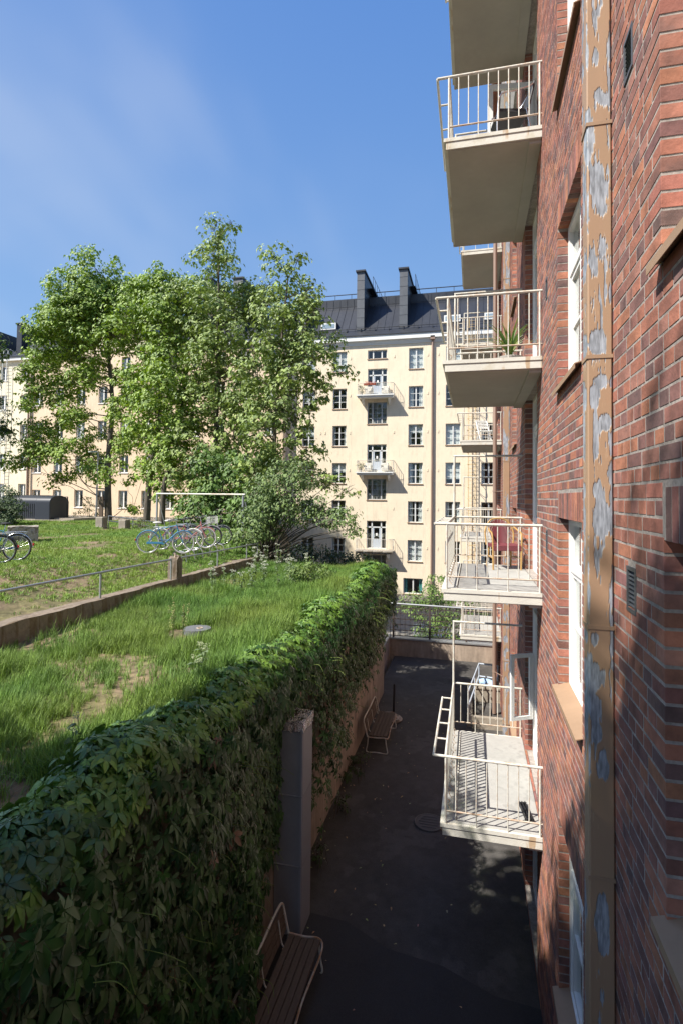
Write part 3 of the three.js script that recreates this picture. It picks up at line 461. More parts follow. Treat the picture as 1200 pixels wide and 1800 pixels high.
{
  const D = 44.14, b = thing('cream_house', 'cream plastered apartment house with dark metal roof and small balconies', 'building'), R = rng(51);
  const X0 = -15.65, X1 = 9, rows = [0, 1, 2, 3, 4, 5].map(i => yOf(10.62 - 3.15 * i));
  const cols = [[-14.22, -13.12], [-11.55, -10.36], [-5.16, -3.98], [-2.17, -1.0], [0.62, 1.75], [3.4, 4.6]], list = [];
  cols.forEach(([a, c], ci) => rows.forEach((y, r) => list.push([a, c, y, y + 1.72, ci, r])));
  const stair = [[-8.6, -6.97, yOf(11.6), yOf(12.34), 't'], [-8.58, -6.95, yOf(8.55), yOf(10.76), 'd'], [-8.58, -6.95, yOf(6.14), yOf(7.96), 'w'], [-8.57, -6.95, yOf(2.2), yOf(4.43), 'd'], [-8.57, -6.95, yOf(-0.17), yOf(1.56), 'w'], [-8.55, -6.93, yOf(-4.2), yOf(-1.91), 'd'], [-8.53, -6.92, yOf(-6.5), yOf(-4.7), 'w']];
  const gf = [-5.49, -3.92, yOf(-7.75), yOf(-6.5)];
  const g = holed(X0, X1, -2.2, yOf(12.75), [...list, ...stair, gf], 0.4); g.translate(0, 0, -D - 0.4);
  mesh('wall', metric(g), M.cream, b);
  mesh('side_wall', [box(X1 - 0.4, X1, -2.2, yOf(12.7), D + 0.41, D + 11), box(X0, X1, -2.2, yOf(12.7), D + 11, D + 11.4)], M.cream, b);
  mesh('partition', [box(X0 + 0.01, X1 - 0.41, -2.1, yOf(12.6), D + 3.2, D + 3.3), ...rows.map(y => box(X0 + 0.02, X1 - 0.42, y - 1.3, y - 1.0, D + 0.42, D + 3.18)), ...[-12.4, -9.5, -6.0, -3.1, -0.2, 2.5].map(x => box(x, x + 0.15, -2.1, yOf(12.5), D + 0.41, D + 3.19))], M.inside, b);
  for (const [x0, x1, y0, y1, ci, r] of list) {
    const k = R(), o = { rows: 3 };
    if (r === 0 || (ci === 2 && r === 5)) o.blind = 0.98; else if (k < 0.25) o.blind = 0.35 + R() * 0.6; else if (k < 0.7) o.drapes = 0.18 + R() * 0.14;
    if (ci === 0 && r === 3) { o.blind = 1; o.cm = M.redCurtain; }
    if (ci === 2 && r === 2) o.blind = 0.4;
    if (ci === 3 && r === 2) o.blind = 0.95;
    casement(b, D, x0, x1, y0, y1, o);
  }
  for (const [x0, x1, y0, y1, k] of stair) {
    const c1 = x0 + 0.42, c2 = x1 - 0.42;
    if (k === 't') casement(b, D, x0, x1, y0, y1, { mull: [x0 + 0.45, x1 - 0.45], rows: 1 });
    else if (k === 'w') { const w = casement(b, D, x0, x1, y0, y1, { mull: [c1, c2], rows: 4, cols: 2, frame: mat({ color: lin(0.42, 0.43, 0.43), roughness: 0.6 }) }); }
    else {
      const w = casement(b, D, x0, x1, y0, y1, { name: 'balcony_door', mull: [c1, c2], rows: 1, sill: false, frame: M.frameGrey }), f = D + 0.12;
      mesh('transom', box(x0, x1, y1 - 0.58, y1 - 0.48, f, f + 0.08), M.frameGrey, w);
      mesh('leaf', [box(c1 + 0.06, c2 - 0.06, y0 + 0.03, y0 + 0.8, f + 0.02, f + 0.06), box(c1 + 0.06, c1 + 0.17, y0 + 0.8, y1 - 0.58, f + 0.02, f + 0.06), box(c2 - 0.17, c2 - 0.06, y0 + 0.8, y1 - 0.58, f + 0.02, f + 0.06)], mat({ color: lin(0.45, 0.50, 0.56), roughness: 0.5 }), w);
      mesh('notice', box((c1 + c2) / 2 - 0.07, (c1 + c2) / 2 + 0.07, y0 + 1.05, y0 + 1.27, f + 0.030, f + 0.034), M.white, w);
    }
  }
  casement(b, D, ...gf, { rows: 1, mull: [-4.7], drapes: 0.2, cm: mat({ color: lin(0.1, 0.35, 0.33), roughness: 0.9 }) });
  // pairs of small vent covers beside the windows
  for (const y of rows) for (const x of [-12.6, -12.2, -10.05, -6.35, -3.6, -2.75]) mesh('vent_cap', box(x - 0.05, x + 0.05, y + 1.0, y + 1.22, D - 0.03, D + 0.01), M.cream, b);
  // balconies
  for (const [k, yb] of [[0, yOf(8.45)], [1, yOf(2.1)], [2, yOf(-4.3)]]) {
    const q = group('balcony', b), x0 = -9.35, x1 = -6.25, d0 = D - 0.95;
    mesh('slab', [box(x0, x1, yb - 0.09, yb, d0, D + 0.01), box(x0 + 0.08, x1 - 0.08, yb - 0.24, yb - 0.09, d0 + 0.1, D + 0.01)], k === 2 ? M.stone : M.trim, q);
    for (const x of [x0 + 0.45, x1 - 0.45]) { const s = new THREE.Shape([[0, 0], [0.7, 0], [0.7, -0.06], [0, -0.5]].map(p => new THREE.Vector2(...p))), e = new THREE.ExtrudeGeometry(s, { depth: 0.16, bevelEnabled: false }); e.rotateY(-Math.PI / 2); e.translate(x + 0.08, yb - 0.24, -D); mesh('bracket', metric(e), M.trim, q); }
    const h = 0.95, P = [W(x0 + 0.05, yb + h, D), W(x0 + 0.05, yb + h, d0 + 0.3), W(x0 + 0.3, yb + h, d0 + 0.05), W(x1 - 0.3, yb + h, d0 + 0.05), W(x1 - 0.05, yb + h, d0 + 0.3), W(x1 - 0.05, yb + h, D)];
    for (let i = 0; i < 5; i++) { mesh('top_rail', tube(P[i], P[i + 1], 0.02, 6), M.rail, q); mesh('lower_rail', tube(P[i].clone().setY(yb + 0.12), P[i + 1].clone().setY(yb + 0.12), 0.012, 5), M.rail, q); const n = Math.max(1, Math.round(P[i].distanceTo(P[i + 1]) / 0.125)); for (let j = 0; j < n; j++) { const p = P[i].clone().lerp(P[i + 1], j / n); mesh('baluster', tube(p.clone().setY(yb), p, 0.010, 4), M.rail, q); } }
  }
  // cornice, gutter and roof
  mesh('cornice', [box(X0 + 0.01, X1 + 0.1, yOf(12.75), yOf(12.86), D - 0.06, D + 0.4), box(X0 + 0.01, X1 + 0.1, yOf(12.86), yOf(12.97), D - 0.11, D + 0.4), box(X0 + 0.01, X1 + 0.1, yOf(12.97), yOf(13.08), D - 0.16, D + 0.4), box(X0 + 0.01, X1 + 0.12, yOf(13.08), yOf(13.48), D - 0.34, D + 0.4)], M.trim, b);
  const roof = mesh('roof', (() => { const s = new THREE.Shape([[-0.42, 13.48], [-0.42, 13.56], [0.15, 14.02], [2.5, 16.95], [2.5, 17.75], [2.56, 17.8], [11.4, 17.9], [11.4, 13.48]].map(p => new THREE.Vector2(p[0], yOf(p[1])))), e = new THREE.ExtrudeGeometry(s, { depth: X1 - X0 + 0.1, bevelEnabled: false }); e.rotateY(Math.PI / 2); const p = e.attributes.position; e.translate(X0, 0, -D); return metric(e); })(), M.roof, b);
  for (let x = X0 + 0.3; x < X1; x += 0.62) { mesh('seam', bar(W(x, yOf(14.03), D + 0.15), W(x, yOf(16.93), D + 2.47), 0.022, 0.05), M.roof, roof); mesh('upright_seam', box(x - 0.012, x + 0.012, yOf(16.95), yOf(17.7), D + 2.47, D + 2.5), M.roof, roof); }
  mesh('snow_rail', [tube(W(X0, yOf(14.25), D + 0.1), W(X1, yOf(14.25), D + 0.1), 0.03, 6), tube(W(X0, yOf(17.0), D + 2.3), W(X1, yOf(17.0), D + 2.3), 0.025, 6)], M.roof, roof);
  for (let x = X0 + 0.4; x < X1; x += 1.2) mesh('snow_rail_bracket', box(x - 0.03, x + 0.03, yOf(14.0), yOf(14.28), D + 0.06, D + 0.16), M.roof, roof);
  mesh('ridge_rail', [tube(W(X0, yOf(18.25), D + 2.7), W(X1, yOf(18.25), D + 2.7), 0.04, 6), ...Array.from({ length: 16 }, (_, i) => tube(W(X0 + 0.5 + i * 1.5, yOf(17.78), D + 2.7), W(X0 + 0.5 + i * 1.5, yOf(18.25), D + 2.7), 0.025, 5))], M.roof, roof);
  for (const [x0, x1, yt, dl] of [[-9.62, -8.98, 19.15, 9], [-6.0, -5.33, 19.05, 9], [-14.75, -14.1, 17.3, 4], [3.2, 3.9, 19, 6]]) {
    const f = group('firewall', b);
    mesh('wall', box(x0, x1, yOf(13.75), yOf(yt), D + 0.18, D + dl), M.fin, f);
    mesh('cap', box(x0 - 0.1, x1 + 0.1, yOf(yt), yOf(yt + 0.14), D + 0.05, D + dl + 0.1), M.roof, f);
    mesh('cheek', box(x0 - 0.006, x0 + 0.05, yOf(13.9), yOf(yt - 0.02), D + 0.34, D + dl - 0.1), M.roof, f); mesh('cheek', box(x1 - 0.05, x1 + 0.008, yOf(13.9), yOf(yt - 0.02), D + 0.34, D + dl - 0.1), M.roof, f);
    for (let k = 0; k < 6; k++) mesh('sheet_seam', box(x0 - 0.008, x1 + 0.01, yOf(14.4 + k * 0.8), yOf(14.43 + k * 0.8), D + 0.172, D + 0.3), M.roof, f);
    if (yt > 18) { mesh('walkway', box(x1 + 0.02, x1 + 0.5, yOf(yt - 0.95), yOf(yt - 0.9), D + 1.6, D + dl - 0.3), M.roof, f); mesh('walkway_rail', [tube(W(x1 + 0.48, yOf(yt + 0.1), D + 1.6), W(x1 + 0.48, yOf(yt + 0.1), D + dl - 0.3), 0.02, 5), ...[0, 1, 2, 3, 4].map(i => tube(W(x1 + 0.48, yOf(yt - 0.9), D + 1.6 + i), W(x1 + 0.48, yOf(yt + 0.1), D + 1.6 + i), 0.018, 5))], M.roof, f); }
  }
  for (const [x, k] of [[-12.1, 0], [-1.7, 1], [1.5, 2]]) { const s = group('skylight', b); mesh('curb', box(x - 0.72, x + 0.72, yOf(14.35), yOf(15.05), D + 0.34, D + 1.2), M.roof, s); mesh('frame', box(x - 0.66, x + 0.66, yOf(14.42), yOf(14.98), D + 0.30, D + 0.335), M.trim, s); mesh('pane', box(x - 0.55, x + 0.55, yOf(14.52), yOf(14.88), D + 0.285, D + 0.30), mat({ color: lin(0.25, 0.32, 0.38), roughness: 0.08 }), s); }
  const dp = group('downpipe', b);
  mesh('pipe', tube(W(-3.22, -1.6, D - 0.14), W(-3.22, yOf(12.9), D - 0.14), 0.085, 10), M.brownPipe, dp); mesh('hopper', box(-3.4, -3.04, yOf(12.9), yOf(13.2), D - 0.34, D - 0.02), M.brownPipe, dp);
  const fl = group('fire_ladder', b), lx0 = -0.35, lx1 = 0.15, ochre = mat({ color: lin(0.50, 0.36, 0.17), roughness: 0.7 });
  for (const x of [lx0, lx1]) mesh('stile', bar(W(x, yOf(-7), D - 0.28), W(x, yOf(14.4), D - 0.28), 0.05), ochre, fl);
  for (let y = yOf(-6.9); y < yOf(14.3); y += 0.32) mesh('rung', tube(W(lx0, y, D - 0.28), W(lx1, y, D - 0.28), 0.014, 5), ochre, fl);
  for (let y = yOf(-4.5); y < yOf(14.3); y += 0.9) mesh('cage_hoop', wire([W(lx0, y, D - 0.3), W(lx0 - 0.1, y, D - 0.65), W((lx0 + lx1) / 2, y, D - 1.0), W(lx1 + 0.1, y, D - 0.65), W(lx1, y, D - 0.3)], 0.018, 5, 12), ochre, fl);
  for (const [x, dd] of [[lx0 - 0.1, 0.65], [(lx0 + lx1) / 2, 1.0], [lx1 + 0.1, 0.65]]) mesh('cage_strip', bar(W(x, yOf(-4.5), D - dd), W(x, yOf(14.3), D - dd), 0.04, 0.012), ochre, fl);
  mesh('plinth', box(X0, X1, -2.2, -1.15, D - 0.05, D - 0.001), M.stone, b);
}
{ // the wing behind the trees
  const D = 43.3, b = thing('peach_house', 'peach plastered house wing with rows of narrow white windows behind the trees', 'building'), R = rng(61), X0 = -41.4, X1 = -15.66;
  const list = [], rows = [-1.2, 2.02, 5.27, 8.49, 11.53].map(yOf);
  for (let k = 0; k < 11; k++) rows.forEach((y, r) => { if (r < 4 || k > 3) list.push([-40.98 + k * 2.37, -40.04 + k * 2.37, y, y + (r === 4 ? 1.2 : 1.60), r]); });
  const g = holed(X0, X1, 3.6, yOf(13.2), list, 0.4); g.translate(0, 0, -D - 0.4); mesh('wall', metric(g), M.peach, b);
  const s = new THREE.Shape([[-36.2, 13.2], [-27.2, 13.2], [-27.2, 13.8], [-31.6, 18.0], [-36.2, 13.8]].map(p => new THREE.Vector2(p[0], yOf(p[1])))), ge = new THREE.ExtrudeGeometry(s, { depth: 0.4, bevelEnabled: false }); ge.translate(0, 0, -D - 0.4); mesh('gable', metric(ge), M.cream, b);
  mesh('side_wall', [box(X1 - 0.4, X1 - 0.002, -2.0, yOf(13.2), D + 0.401, D + 10), box(X1 - 0.4, X1 - 0.001, -2.0, 3.6, D + 0.001, D + 0.4), box(X0, X0 + 0.4, 3.6, yOf(13.2), D + 0.401, D + 10), box(X0 + 0.41, X1 - 0.41, 3.6, yOf(13.1), D + 9.6, D + 10)], M.peach, b);
  mesh('partition', [box(X0 + 0.41, X1 - 0.41, 3.5, yOf(13.1), D + 3, D + 3.1), ...rows.map(y => box(X0 + 0.41, X1 - 0.41, y - 1.3, y - 1.05, D + 0.41, D + 2.99))], M.inside, b);
  mesh('plinth', box(X0, X1, 3.5, 4.72, D - 0.06, D - 0.001), M.stone, b);
  for (const [x0, x1, y0, y1, r] of list) casement(b, D, x0, x1, y0, y1, { rows: 1, frame: M.white, sillMat: M.trim, ...(R() < 0.5 ? { drapes: 0.25 } : R() < 0.5 ? { blind: 0.9 } : {}) });
  mesh('cornice', [box(X0, -36.22, yOf(13.2), yOf(13.6), D - 0.25, D + 0.4), box(-27.18, X1 + 0.2, yOf(13.2), yOf(13.6), D - 0.25, D + 0.4)], M.trim, b);
  const rs = new THREE.Shape([[-0.35, 13.6], [2.6, 16.6], [9.9, 17.1], [9.9, 13.6]].map(p => new THREE.Vector2(p[0], yOf(p[1]))));
  const roof = mesh('roof', [[X0, -36.3], [-27.1, X1 + 0.15]].map(([a, c]) => { const e = new THREE.ExtrudeGeometry(rs, { depth: c - a, bevelEnabled: false }); e.rotateY(Math.PI / 2); e.translate(a, 0, -D); return metric(e); }), M.roof, b);
  mesh('gable_roof', (() => { const q = new THREE.Shape([[-36.5, 13.65], [-31.6, 18.3], [-26.9, 13.65], [-27.1, 13.55], [-31.6, 17.95], [-36.3, 13.55]].map(p => new THREE.Vector2(p[0], yOf(p[1])))), e = new THREE.ExtrudeGeometry(q, { depth: 9, bevelEnabled: false }); e.translate(0, 0, -D - 8.8); return metric(e); })(), M.roof, b);
  for (const [x0, x1, yt] of [[-23.4, -22.7, 19.4], [-20.6, -19.7, 19.2], [-38.0, -37.3, 17.3]]) { const f = group('firewall', b); mesh('wall', box(x0, x1, yOf(13.7), yOf(yt), D + 0.25, D + 6), M.fin, f); mesh('cap', box(x0 - 0.08, x1 + 0.08, yOf(yt), yOf(yt + 0.12), D + 0.15, D + 6.1), M.roof, f); }
}
{ // the house at the far left
  const D = 43.2, b = thing('ivory_house', 'pale ivory plastered house with wall ladder and black firewall on its roof', 'building'), X0 = -64, X1 = -41.42;
  const list = []; for (let k = 0; k < 7; k++) for (let r = 0; r < 5; r++) { const x = -42.5 - k * 2.4 - (k > 0 ? 0.1 : 0), y = yOf(11.02 - r * 2.88); list.push([x, x + 0.86, y, y + 1.45]); }
  const g = holed(X0, X1, 3.6, yOf(12.9), list, 0.4); g.translate(0, 0, -D - 0.4); mesh('wall', metric(g), M.ivory, b);
  mesh('back_wall', [box(X0, X0 + 0.4, 3.6, yOf(12.9), D + 0.41, D + 9), box(X0, X1, 3.6, yOf(12.9), D + 9, D + 9.4), box(X1 - 0.4, X1 - 0.01, 3.6, yOf(12.9), D + 0.41, D + 9)], M.ivory, b);
  mesh('partition', box(X0 + 0.42, X1 - 0.42, 3.5, yOf(12.2), D + 3, D + 3.1), M.inside, b);
  for (const [x0, x1, y0, y1] of list) casement(b, D, x0, x1, y0, y1, { rows: 1, frame: M.white, sillMat: M.trim, mull: [x0 + 0.5] });
  mesh('cornice', box(X0, X1 + 0.05, yOf(12.9), yOf(13.2), D - 0.3, D + 0.4), M.trim, b);
  const rs = new THREE.Shape([[-0.38, 13.2], [-0.38, 13.3], [3.4, 15.2], [9.4, 15.5], [9.4, 13.2]].map(p => new THREE.Vector2(p[0], yOf(p[1])))), e = new THREE.ExtrudeGeometry(rs, { depth: X1 - X0, bevelEnabled: false }); e.rotateY(Math.PI / 2); e.translate(X0, 0, -D); mesh('roof', metric(e), M.roof, b);
  const f = group('firewall', b); mesh('wall', box(-43.7, -43.1, yOf(13.3), yOf(16.7), D + 0.5, D + 7), M.roof, f); mesh('cap', box(-43.8, -43.0, yOf(16.7), yOf(16.82), D + 0.4, D + 7.1), M.roof, f); mesh('wall', box(-47.2, -46.6, yOf(13.3), yOf(16.4), D + 0.5, D + 7), M.roof, f);
  mesh('chimney', box(-42.9, -41.9, yOf(13.6), yOf(14.8), D + 1.0, D + 1.9), M.fin, b);
  const dp = group('downpipe', b); mesh('pipe', tube(W(-41.3, 4.5, D - 0.14), W(-41.5, yOf(12.4), D - 0.14), 0.08, 8), M.brownPipe, dp);
  const l = group('wall_ladder', b); for (const x of [-44.4, -43.9]) mesh('stile', wire([W(x, 4.8, D - 0.2), W(x, yOf(13.2), D - 0.3), W(x, yOf(14.1), D - 0.1), W(x, yOf(13.7), D + 0.8)], 0.03, 6, 40), M.trim, l); for (let y = 5; y < yOf(13.2); y += 0.34) mesh('rung', tube(W(-44.4, y, D - 0.22), W(-43.9, y, D - 0.22), 0.014, 5), M.trim, l);
}

// ================================================================ vegetation
function leafGeo(outline, fold = 0.25, droop = 0.2) {                  // a flat outline (x across, y along), folded along its midrib
  const s = new THREE.ShapeGeometry(new THREE.Shape(outline.map(p => new THREE.Vector2(...p)))), p = s.attributes.position;
  for (let i = 0; i < p.count; i++) { const x = p.getX(i), y = p.getY(i); p.setXYZ(i, x, y, Math.abs(x) * fold - droop * y * y); }
  s.computeVertexNormals(); return s;
}
const mapleLeaf = leafGeo([[0, 0], [0.22, -0.06], [0.42, 0.02], [0.34, 0.18], [0.52, 0.42], [0.26, 0.44], [0.2, 0.62], [0, 0.95], [-0.2, 0.62], [-0.26, 0.44], [-0.52, 0.42], [-0.34, 0.18], [-0.42, 0.02], [-0.22, -0.06]], 0.2, 0.35);
const ovalLeaf = leafGeo([[0, 0], [0.2, 0.2], [0.27, 0.48], [0.16, 0.8], [0, 1.05], [-0.16, 0.8], [-0.27, 0.48], [-0.2, 0.2]], 0.35, 0.25);
const creeperLeaf = (() => {                                           // five leaflets in a fan
  const one = [[0, 0.06], [0.075, 0.20], [0.175, 0.42], [0.19, 0.60], [0.13, 0.80], [0.04, 0.95], [0, 1.0], [-0.04, 0.95], [-0.13, 0.80], [-0.19, 0.60], [-0.175, 0.42], [-0.075, 0.20]], l = [];
  for (const [a, s] of [[0, 1], [0.85, 0.92], [-0.85, 0.92], [1.75, 0.66], [-1.75, 0.66]]) { const g = leafGeo(one, 0.38, 0.28); g.scale(s, s, s); g.rotateZ(a); g.rotateX(-0.12 * Math.abs(a)); l.push(g); }
  return mergeGeometries(l);
})();
const aim = (pos, nrm, tip, s, spin = 0) => {                          // leaf plane faces nrm, its tip points towards tip
  const z = nrm.clone().normalize(), x = new THREE.Vector3().crossVectors(tip, z).normalize(), y = new THREE.Vector3().crossVectors(z, x);
  const m = new THREE.Matrix4().makeBasis(x, y, z); if (spin) m.multiply(new THREE.Matrix4().makeRotationZ(spin));
  return m.scale(V3(s, s, s)).setPosition(pos);
};
const green = (R, a, b, w = 1) => { const t = Math.pow(R(), w), k = 0.8 + 0.4 * R(); return lin(lerp(a[0], b[0], t) * k, lerp(a[1], b[1], t) * k, lerp(a[2], b[2], t) * k); };
const ball = R => { let v; do v = V3(R() * 2 - 1, R() * 2 - 1, R() * 2 - 1); while (v.lengthSq() > 1); return v; };
function crown(R, lobes, o) {                                          // leaf matrices in clumps through the lobes
  const items = [];
  for (const [x, y, d, r] of lobes) {
    const n = Math.round(o.clumps * r * r);
    for (let i = 0; i < n; i++) {
      const b = ball(R); b.multiplyScalar(Math.pow(b.length(), -0.45)); if (b.length() > 1.08) b.setLength(1.08);
      const c = V3(x + b.x * r, y + b.y * r * (o.flat || 0.85), -d + b.z * r), cr = o.cr * (0.6 + 0.8 * R()), dir = b.clone().add(V3(0, 0.5, 0)).normalize();
      const tint = R();
      for (let k = 0; k < o.per; k++) {
        const q = ball(R), p = c.clone().add(V3(q.x * cr, q.y * cr * 0.55, q.z * cr));
        const nrm = V3(q.x * 0.8 + dir.x * 0.5, 0.75 + 0.5 * R(), q.z * 0.8 + dir.z * 0.5).add(ball(R).multiplyScalar(0.55)), tip = V3(q.x, -0.35, q.z).add(ball(R).multiplyScalar(0.5));
        items.push({ m: aim(p, nrm, tip, o.size * (0.65 + 0.6 * R())), c: green(R, o.ca, o.cb, 0.6 + tint) });
      }
    }
  }
  return items;
}
function tree(name, label, base, trunk, lobes, o, grp) {
  const R = rng(o.seed), t = thing(name, label, 'tree', grp), G = [];
  t.position.set(base.x, base.y, base.z); const L = v => v.clone().sub(base);
  mesh('trunk', limb(trunk.map(L), o.r0, o.r1, 9), M.bark, t);
  const curve = new THREE.CatmullRomCurve3(trunk), br = [];
  lobes.forEach(([x, y, d, r, extra], n) => {
    const c = V3(x, y, -d); let a, rr = 0.020 + 0.026 * r;
    if (extra) { let bd = 1e9; for (const q of lobes) if (!q[4]) { const e = Math.hypot(q[0] - x, q[1] + 0.8 - y, q[2] - d); if (e < bd) { bd = e; a = V3(q[0], q[1] - q[3] * 0.4, -q[2]); } } rr = 0.016; }
    else { let best = 0, bd = 1e9; for (let i = 0; i <= 40; i++) { const p = curve.getPointAt(i / 40), h = Math.hypot(p.x - x, p.z + d), q = Math.abs((y - p.y) - h * (0.32 + 0.3 * ((n * 0.618) % 1))); if (q < bd) { bd = q; best = i / 40; } } a = curve.getPointAt(best); }
    const L0 = a.distanceTo(c), m1 = a.clone().lerp(c, 0.33).add(V3((R() - 0.5) * 0.12 * L0, (R() - 0.65) * 0.22 * L0, (R() - 0.5) * 0.12 * L0)), m = a.clone().lerp(c, 0.68).add(V3((R() - 0.5) * 0.14 * L0, (R() - 0.5) * 0.18 * L0, (R() - 0.5) * 0.14 * L0));
    br.push(limb([L(a), L(m1), L(m), L(c)], rr, 0.010, 5));
    const ns = Math.round(extra ? 3 : 4 + r * 4); for (let k = 0; k < ns; k++) { const e = c.clone().add(ball(R).multiplyScalar(r * 0.95)), s = m.clone().lerp(c, 0.3 + 0.7 * R()); br.push(limb([L(s), L(s.clone().lerp(e, 0.5).add(V3(0, 0.1, 0))), L(e)], 0.014, 0.005, 4)); }
  });
  mesh('limbs', br, M.bark, t);
  const items = crown(R, lobes, o); for (const it of items) { it.m.elements[12] -= base.x; it.m.elements[13] -= base.y; it.m.elements[14] -= base.z; }
  instanced('crown', o.leaf || mapleLeaf, M.leaf, items, t);
  return t;
}
const withD = (R, list, d, spread) => {
  const l = list.map(([x, y, r]) => [x, y, d + (R() - 0.5) * spread, r]), n = l.length;
  for (let i = 0; i < n; i++) for (let j = i + 1; j < n; j++) { const a = l[i], b = l[j]; if (Math.hypot(a[0] - b[0], a[1] - b[1]) < (a[3] + b[3]) * 1.35) l.push([(a[0] + b[0]) / 2 + (R() - 0.5) * 0.5, (a[1] + b[1]) / 2 + (R() - 0.5) * 0.5, d + (R() - 0.5) * spread, Math.min(a[3], b[3]) * (0.6 + 0.25 * R()), 1]); }
  return l;
};
const mapleA = { clumps: 18, per: 20, cr: 0.50, size: 0.195, ca: [0.110, 0.205, 0.013], cb: [0.320, 0.460, 0.026] };
const mapleB = { clumps: 14, per: 20, cr: 0.46, size: 0.19, ca: [0.120, 0.195, 0.030], cb: [0.335, 0.440, 0.085] };
tree('maple_tree', 'tall maple with straight grey trunk and open crown beside the lamp post', W(-24.6, 4.7, 32.8), [W(-24.6, 4.5, 32.8), W(-24.75, 9, 32.8), W(-24.6, 13, 32.9), W(-24.9, 17, 32.7), W(-25.0, 21.5, 32.8)],
  withD(rng(1), [[-22.6, 13.4, 1.2], [-22.2, 9.4, 1.0], [-24.0, 12.7, 0.9], [-26.0, 10.7, 1.1], [-30.0, 17.8, 1.2], [-29.6, 15.8, 1.1], [-27.2, 15.2, 1.2], [-30.4, 9.6, 1.0], [-25.4, 8.2, 0.8], [-26.2, 20.2, 1.6], [-24.6, 18.4, 1.5], [-27.8, 18.6, 1.5], [-25.6, 14.6, 1.0], [-22.2, 19.2, 1.2], [-25.2, 22.2, 1.7], [-27.3, 20.9, 1.6], [-29.6, 19.2, 1.4], [-26.5, 18.8, 1.7], [-23.9, 19.9, 1.6], [-23.3, 21.2, 1.3], [-28.3, 17.2, 1.3], [-25.0, 16.4, 1.1], [-22.7, 17.4, 1.4], [-30.6, 14.3, 1.0], [-28.7, 13.4, 1.3], [-31.5, 10.9, 1.1], [-29.3, 10.4, 1.2], [-26.9, 12.3, 0.9], [-26.6, 9.0, 1.0], [-28.2, 8.3, 0.8], [-22.9, 11.0, 1.1], [-23.5, 7.9, 0.7], [-23.4, 5.9, 0.6], [-29.0, 7.5, 0.6], [-31.2, 16.4, 1.0], [-30.2, 12.2, 0.9], [-31.9, 9.0, 0.8], [-27.6, 10.2, 0.8], [-22.2, 14.2, 1.0]], 32.8, 4.5), { ...mapleA, seed: 1001, r0: 0.26, r1: 0.06, clumps: 20 }, 'maples on the lawn');
tree('maple_tree', 'maple with dark slightly leaning trunk behind the bicycles', W(-19.8, 4.75, 30), [W(-19.8, 4.5, 30), W(-19.6, 8, 30), W(-18.9, 11.5, 29.8), W(-18.8, 15, 29.6), W(-18.7, 20, 29.5)],
  withD(rng(2), [[-20.8, 10.4, 1.1], [-19.0, 8.6, 1.0], [-17.6, 7.2, 1.1], [-20.8, 19.6, 1.2], [-17.2, 16.6, 1.4], [-16.6, 18.4, 1.3], [-19.3, 19.6, 1.4], [-18.5, 17.6, 1.5], [-19.8, 15.0, 1.3], [-18.0, 14.7, 1.5], [-19.1, 12.2, 1.3], [-17.6, 10.7, 1.3], [-20.2, 12.9, 1.0], [-17.0, 19.8, 1.1], [-18.8, 20.6, 0.9], [-20.7, 17.6, 1.0]], 29.8, 3.5), { ...mapleA, seed: 1002, r0: 0.24, r1: 0.05 }, 'maples on the lawn');
tree('maple_tree', 'young maple with bent trunk close to the steel bar frame', W(-17.4, 4.75, 27.9), [W(-17.4, 4.5, 27.9), W(-17.3, 7.5, 28), W(-16.6, 10, 28.2), W(-16.4, 13.5, 28.4)],
  withD(rng(3), [[-17.6, 9.4, 1.0], [-17.2, 12.6, 1.2], [-16.2, 11.3, 1.2], [-16.5, 14.0, 1.2], [-18.0, 7.8, 0.8], [-16.2, 8.4, 1.0]], 28.2, 2.5), { ...mapleA, seed: 1003, r0: 0.2, r1: 0.05 }, 'maples on the lawn');
tree('maple_tree', 'tallest maple with dense pale green crown and many upright stems', W(-14.6, 4.75, 28.6), [W(-14.6, 4.5, 28.6), W(-14.4, 9, 28.5), W(-14.3, 14, 28.3), W(-14.2, 18, 28.1), W(-14.2, 21.6, 28)],
  withD(rng(4), [[-14.0, 6.2, 1.1], [-12.4, 6.7, 1.0], [-16.2, 8.2, 1.2], [-11.6, 11.6, 1.2], [-14.2, 21.7, 0.65], [-15.4, 20.8, 0.65], [-13.8, 20.0, 0.95], [-15.4, 18.9, 1.2], [-12.9, 18.6, 1.15], [-11.2, 18.9, 0.85], [-15.7, 16.3, 1.6], [-13.6, 16.4, 1.75], [-11.5, 16.8, 1.35], [-16.0, 13.0, 1.6], [-13.9, 13.5, 1.75], [-12.1, 14.1, 1.4], [-15.2, 9.8, 1.55], [-13.1, 10.5, 1.55], [-15.1, 7.4, 1.3], [-13.4, 7.5, 1.2], [-12.0, 8.5, 1.1], [-16.7, 18.4, 0.9], [-13.2, 22.1, 0.35], [-14.6, 22.4, 0.35]], 28.2, 3.6), { ...mapleB, seed: 1004, r0: 0.2, r1: 0.04 }, 'maples on the lawn');
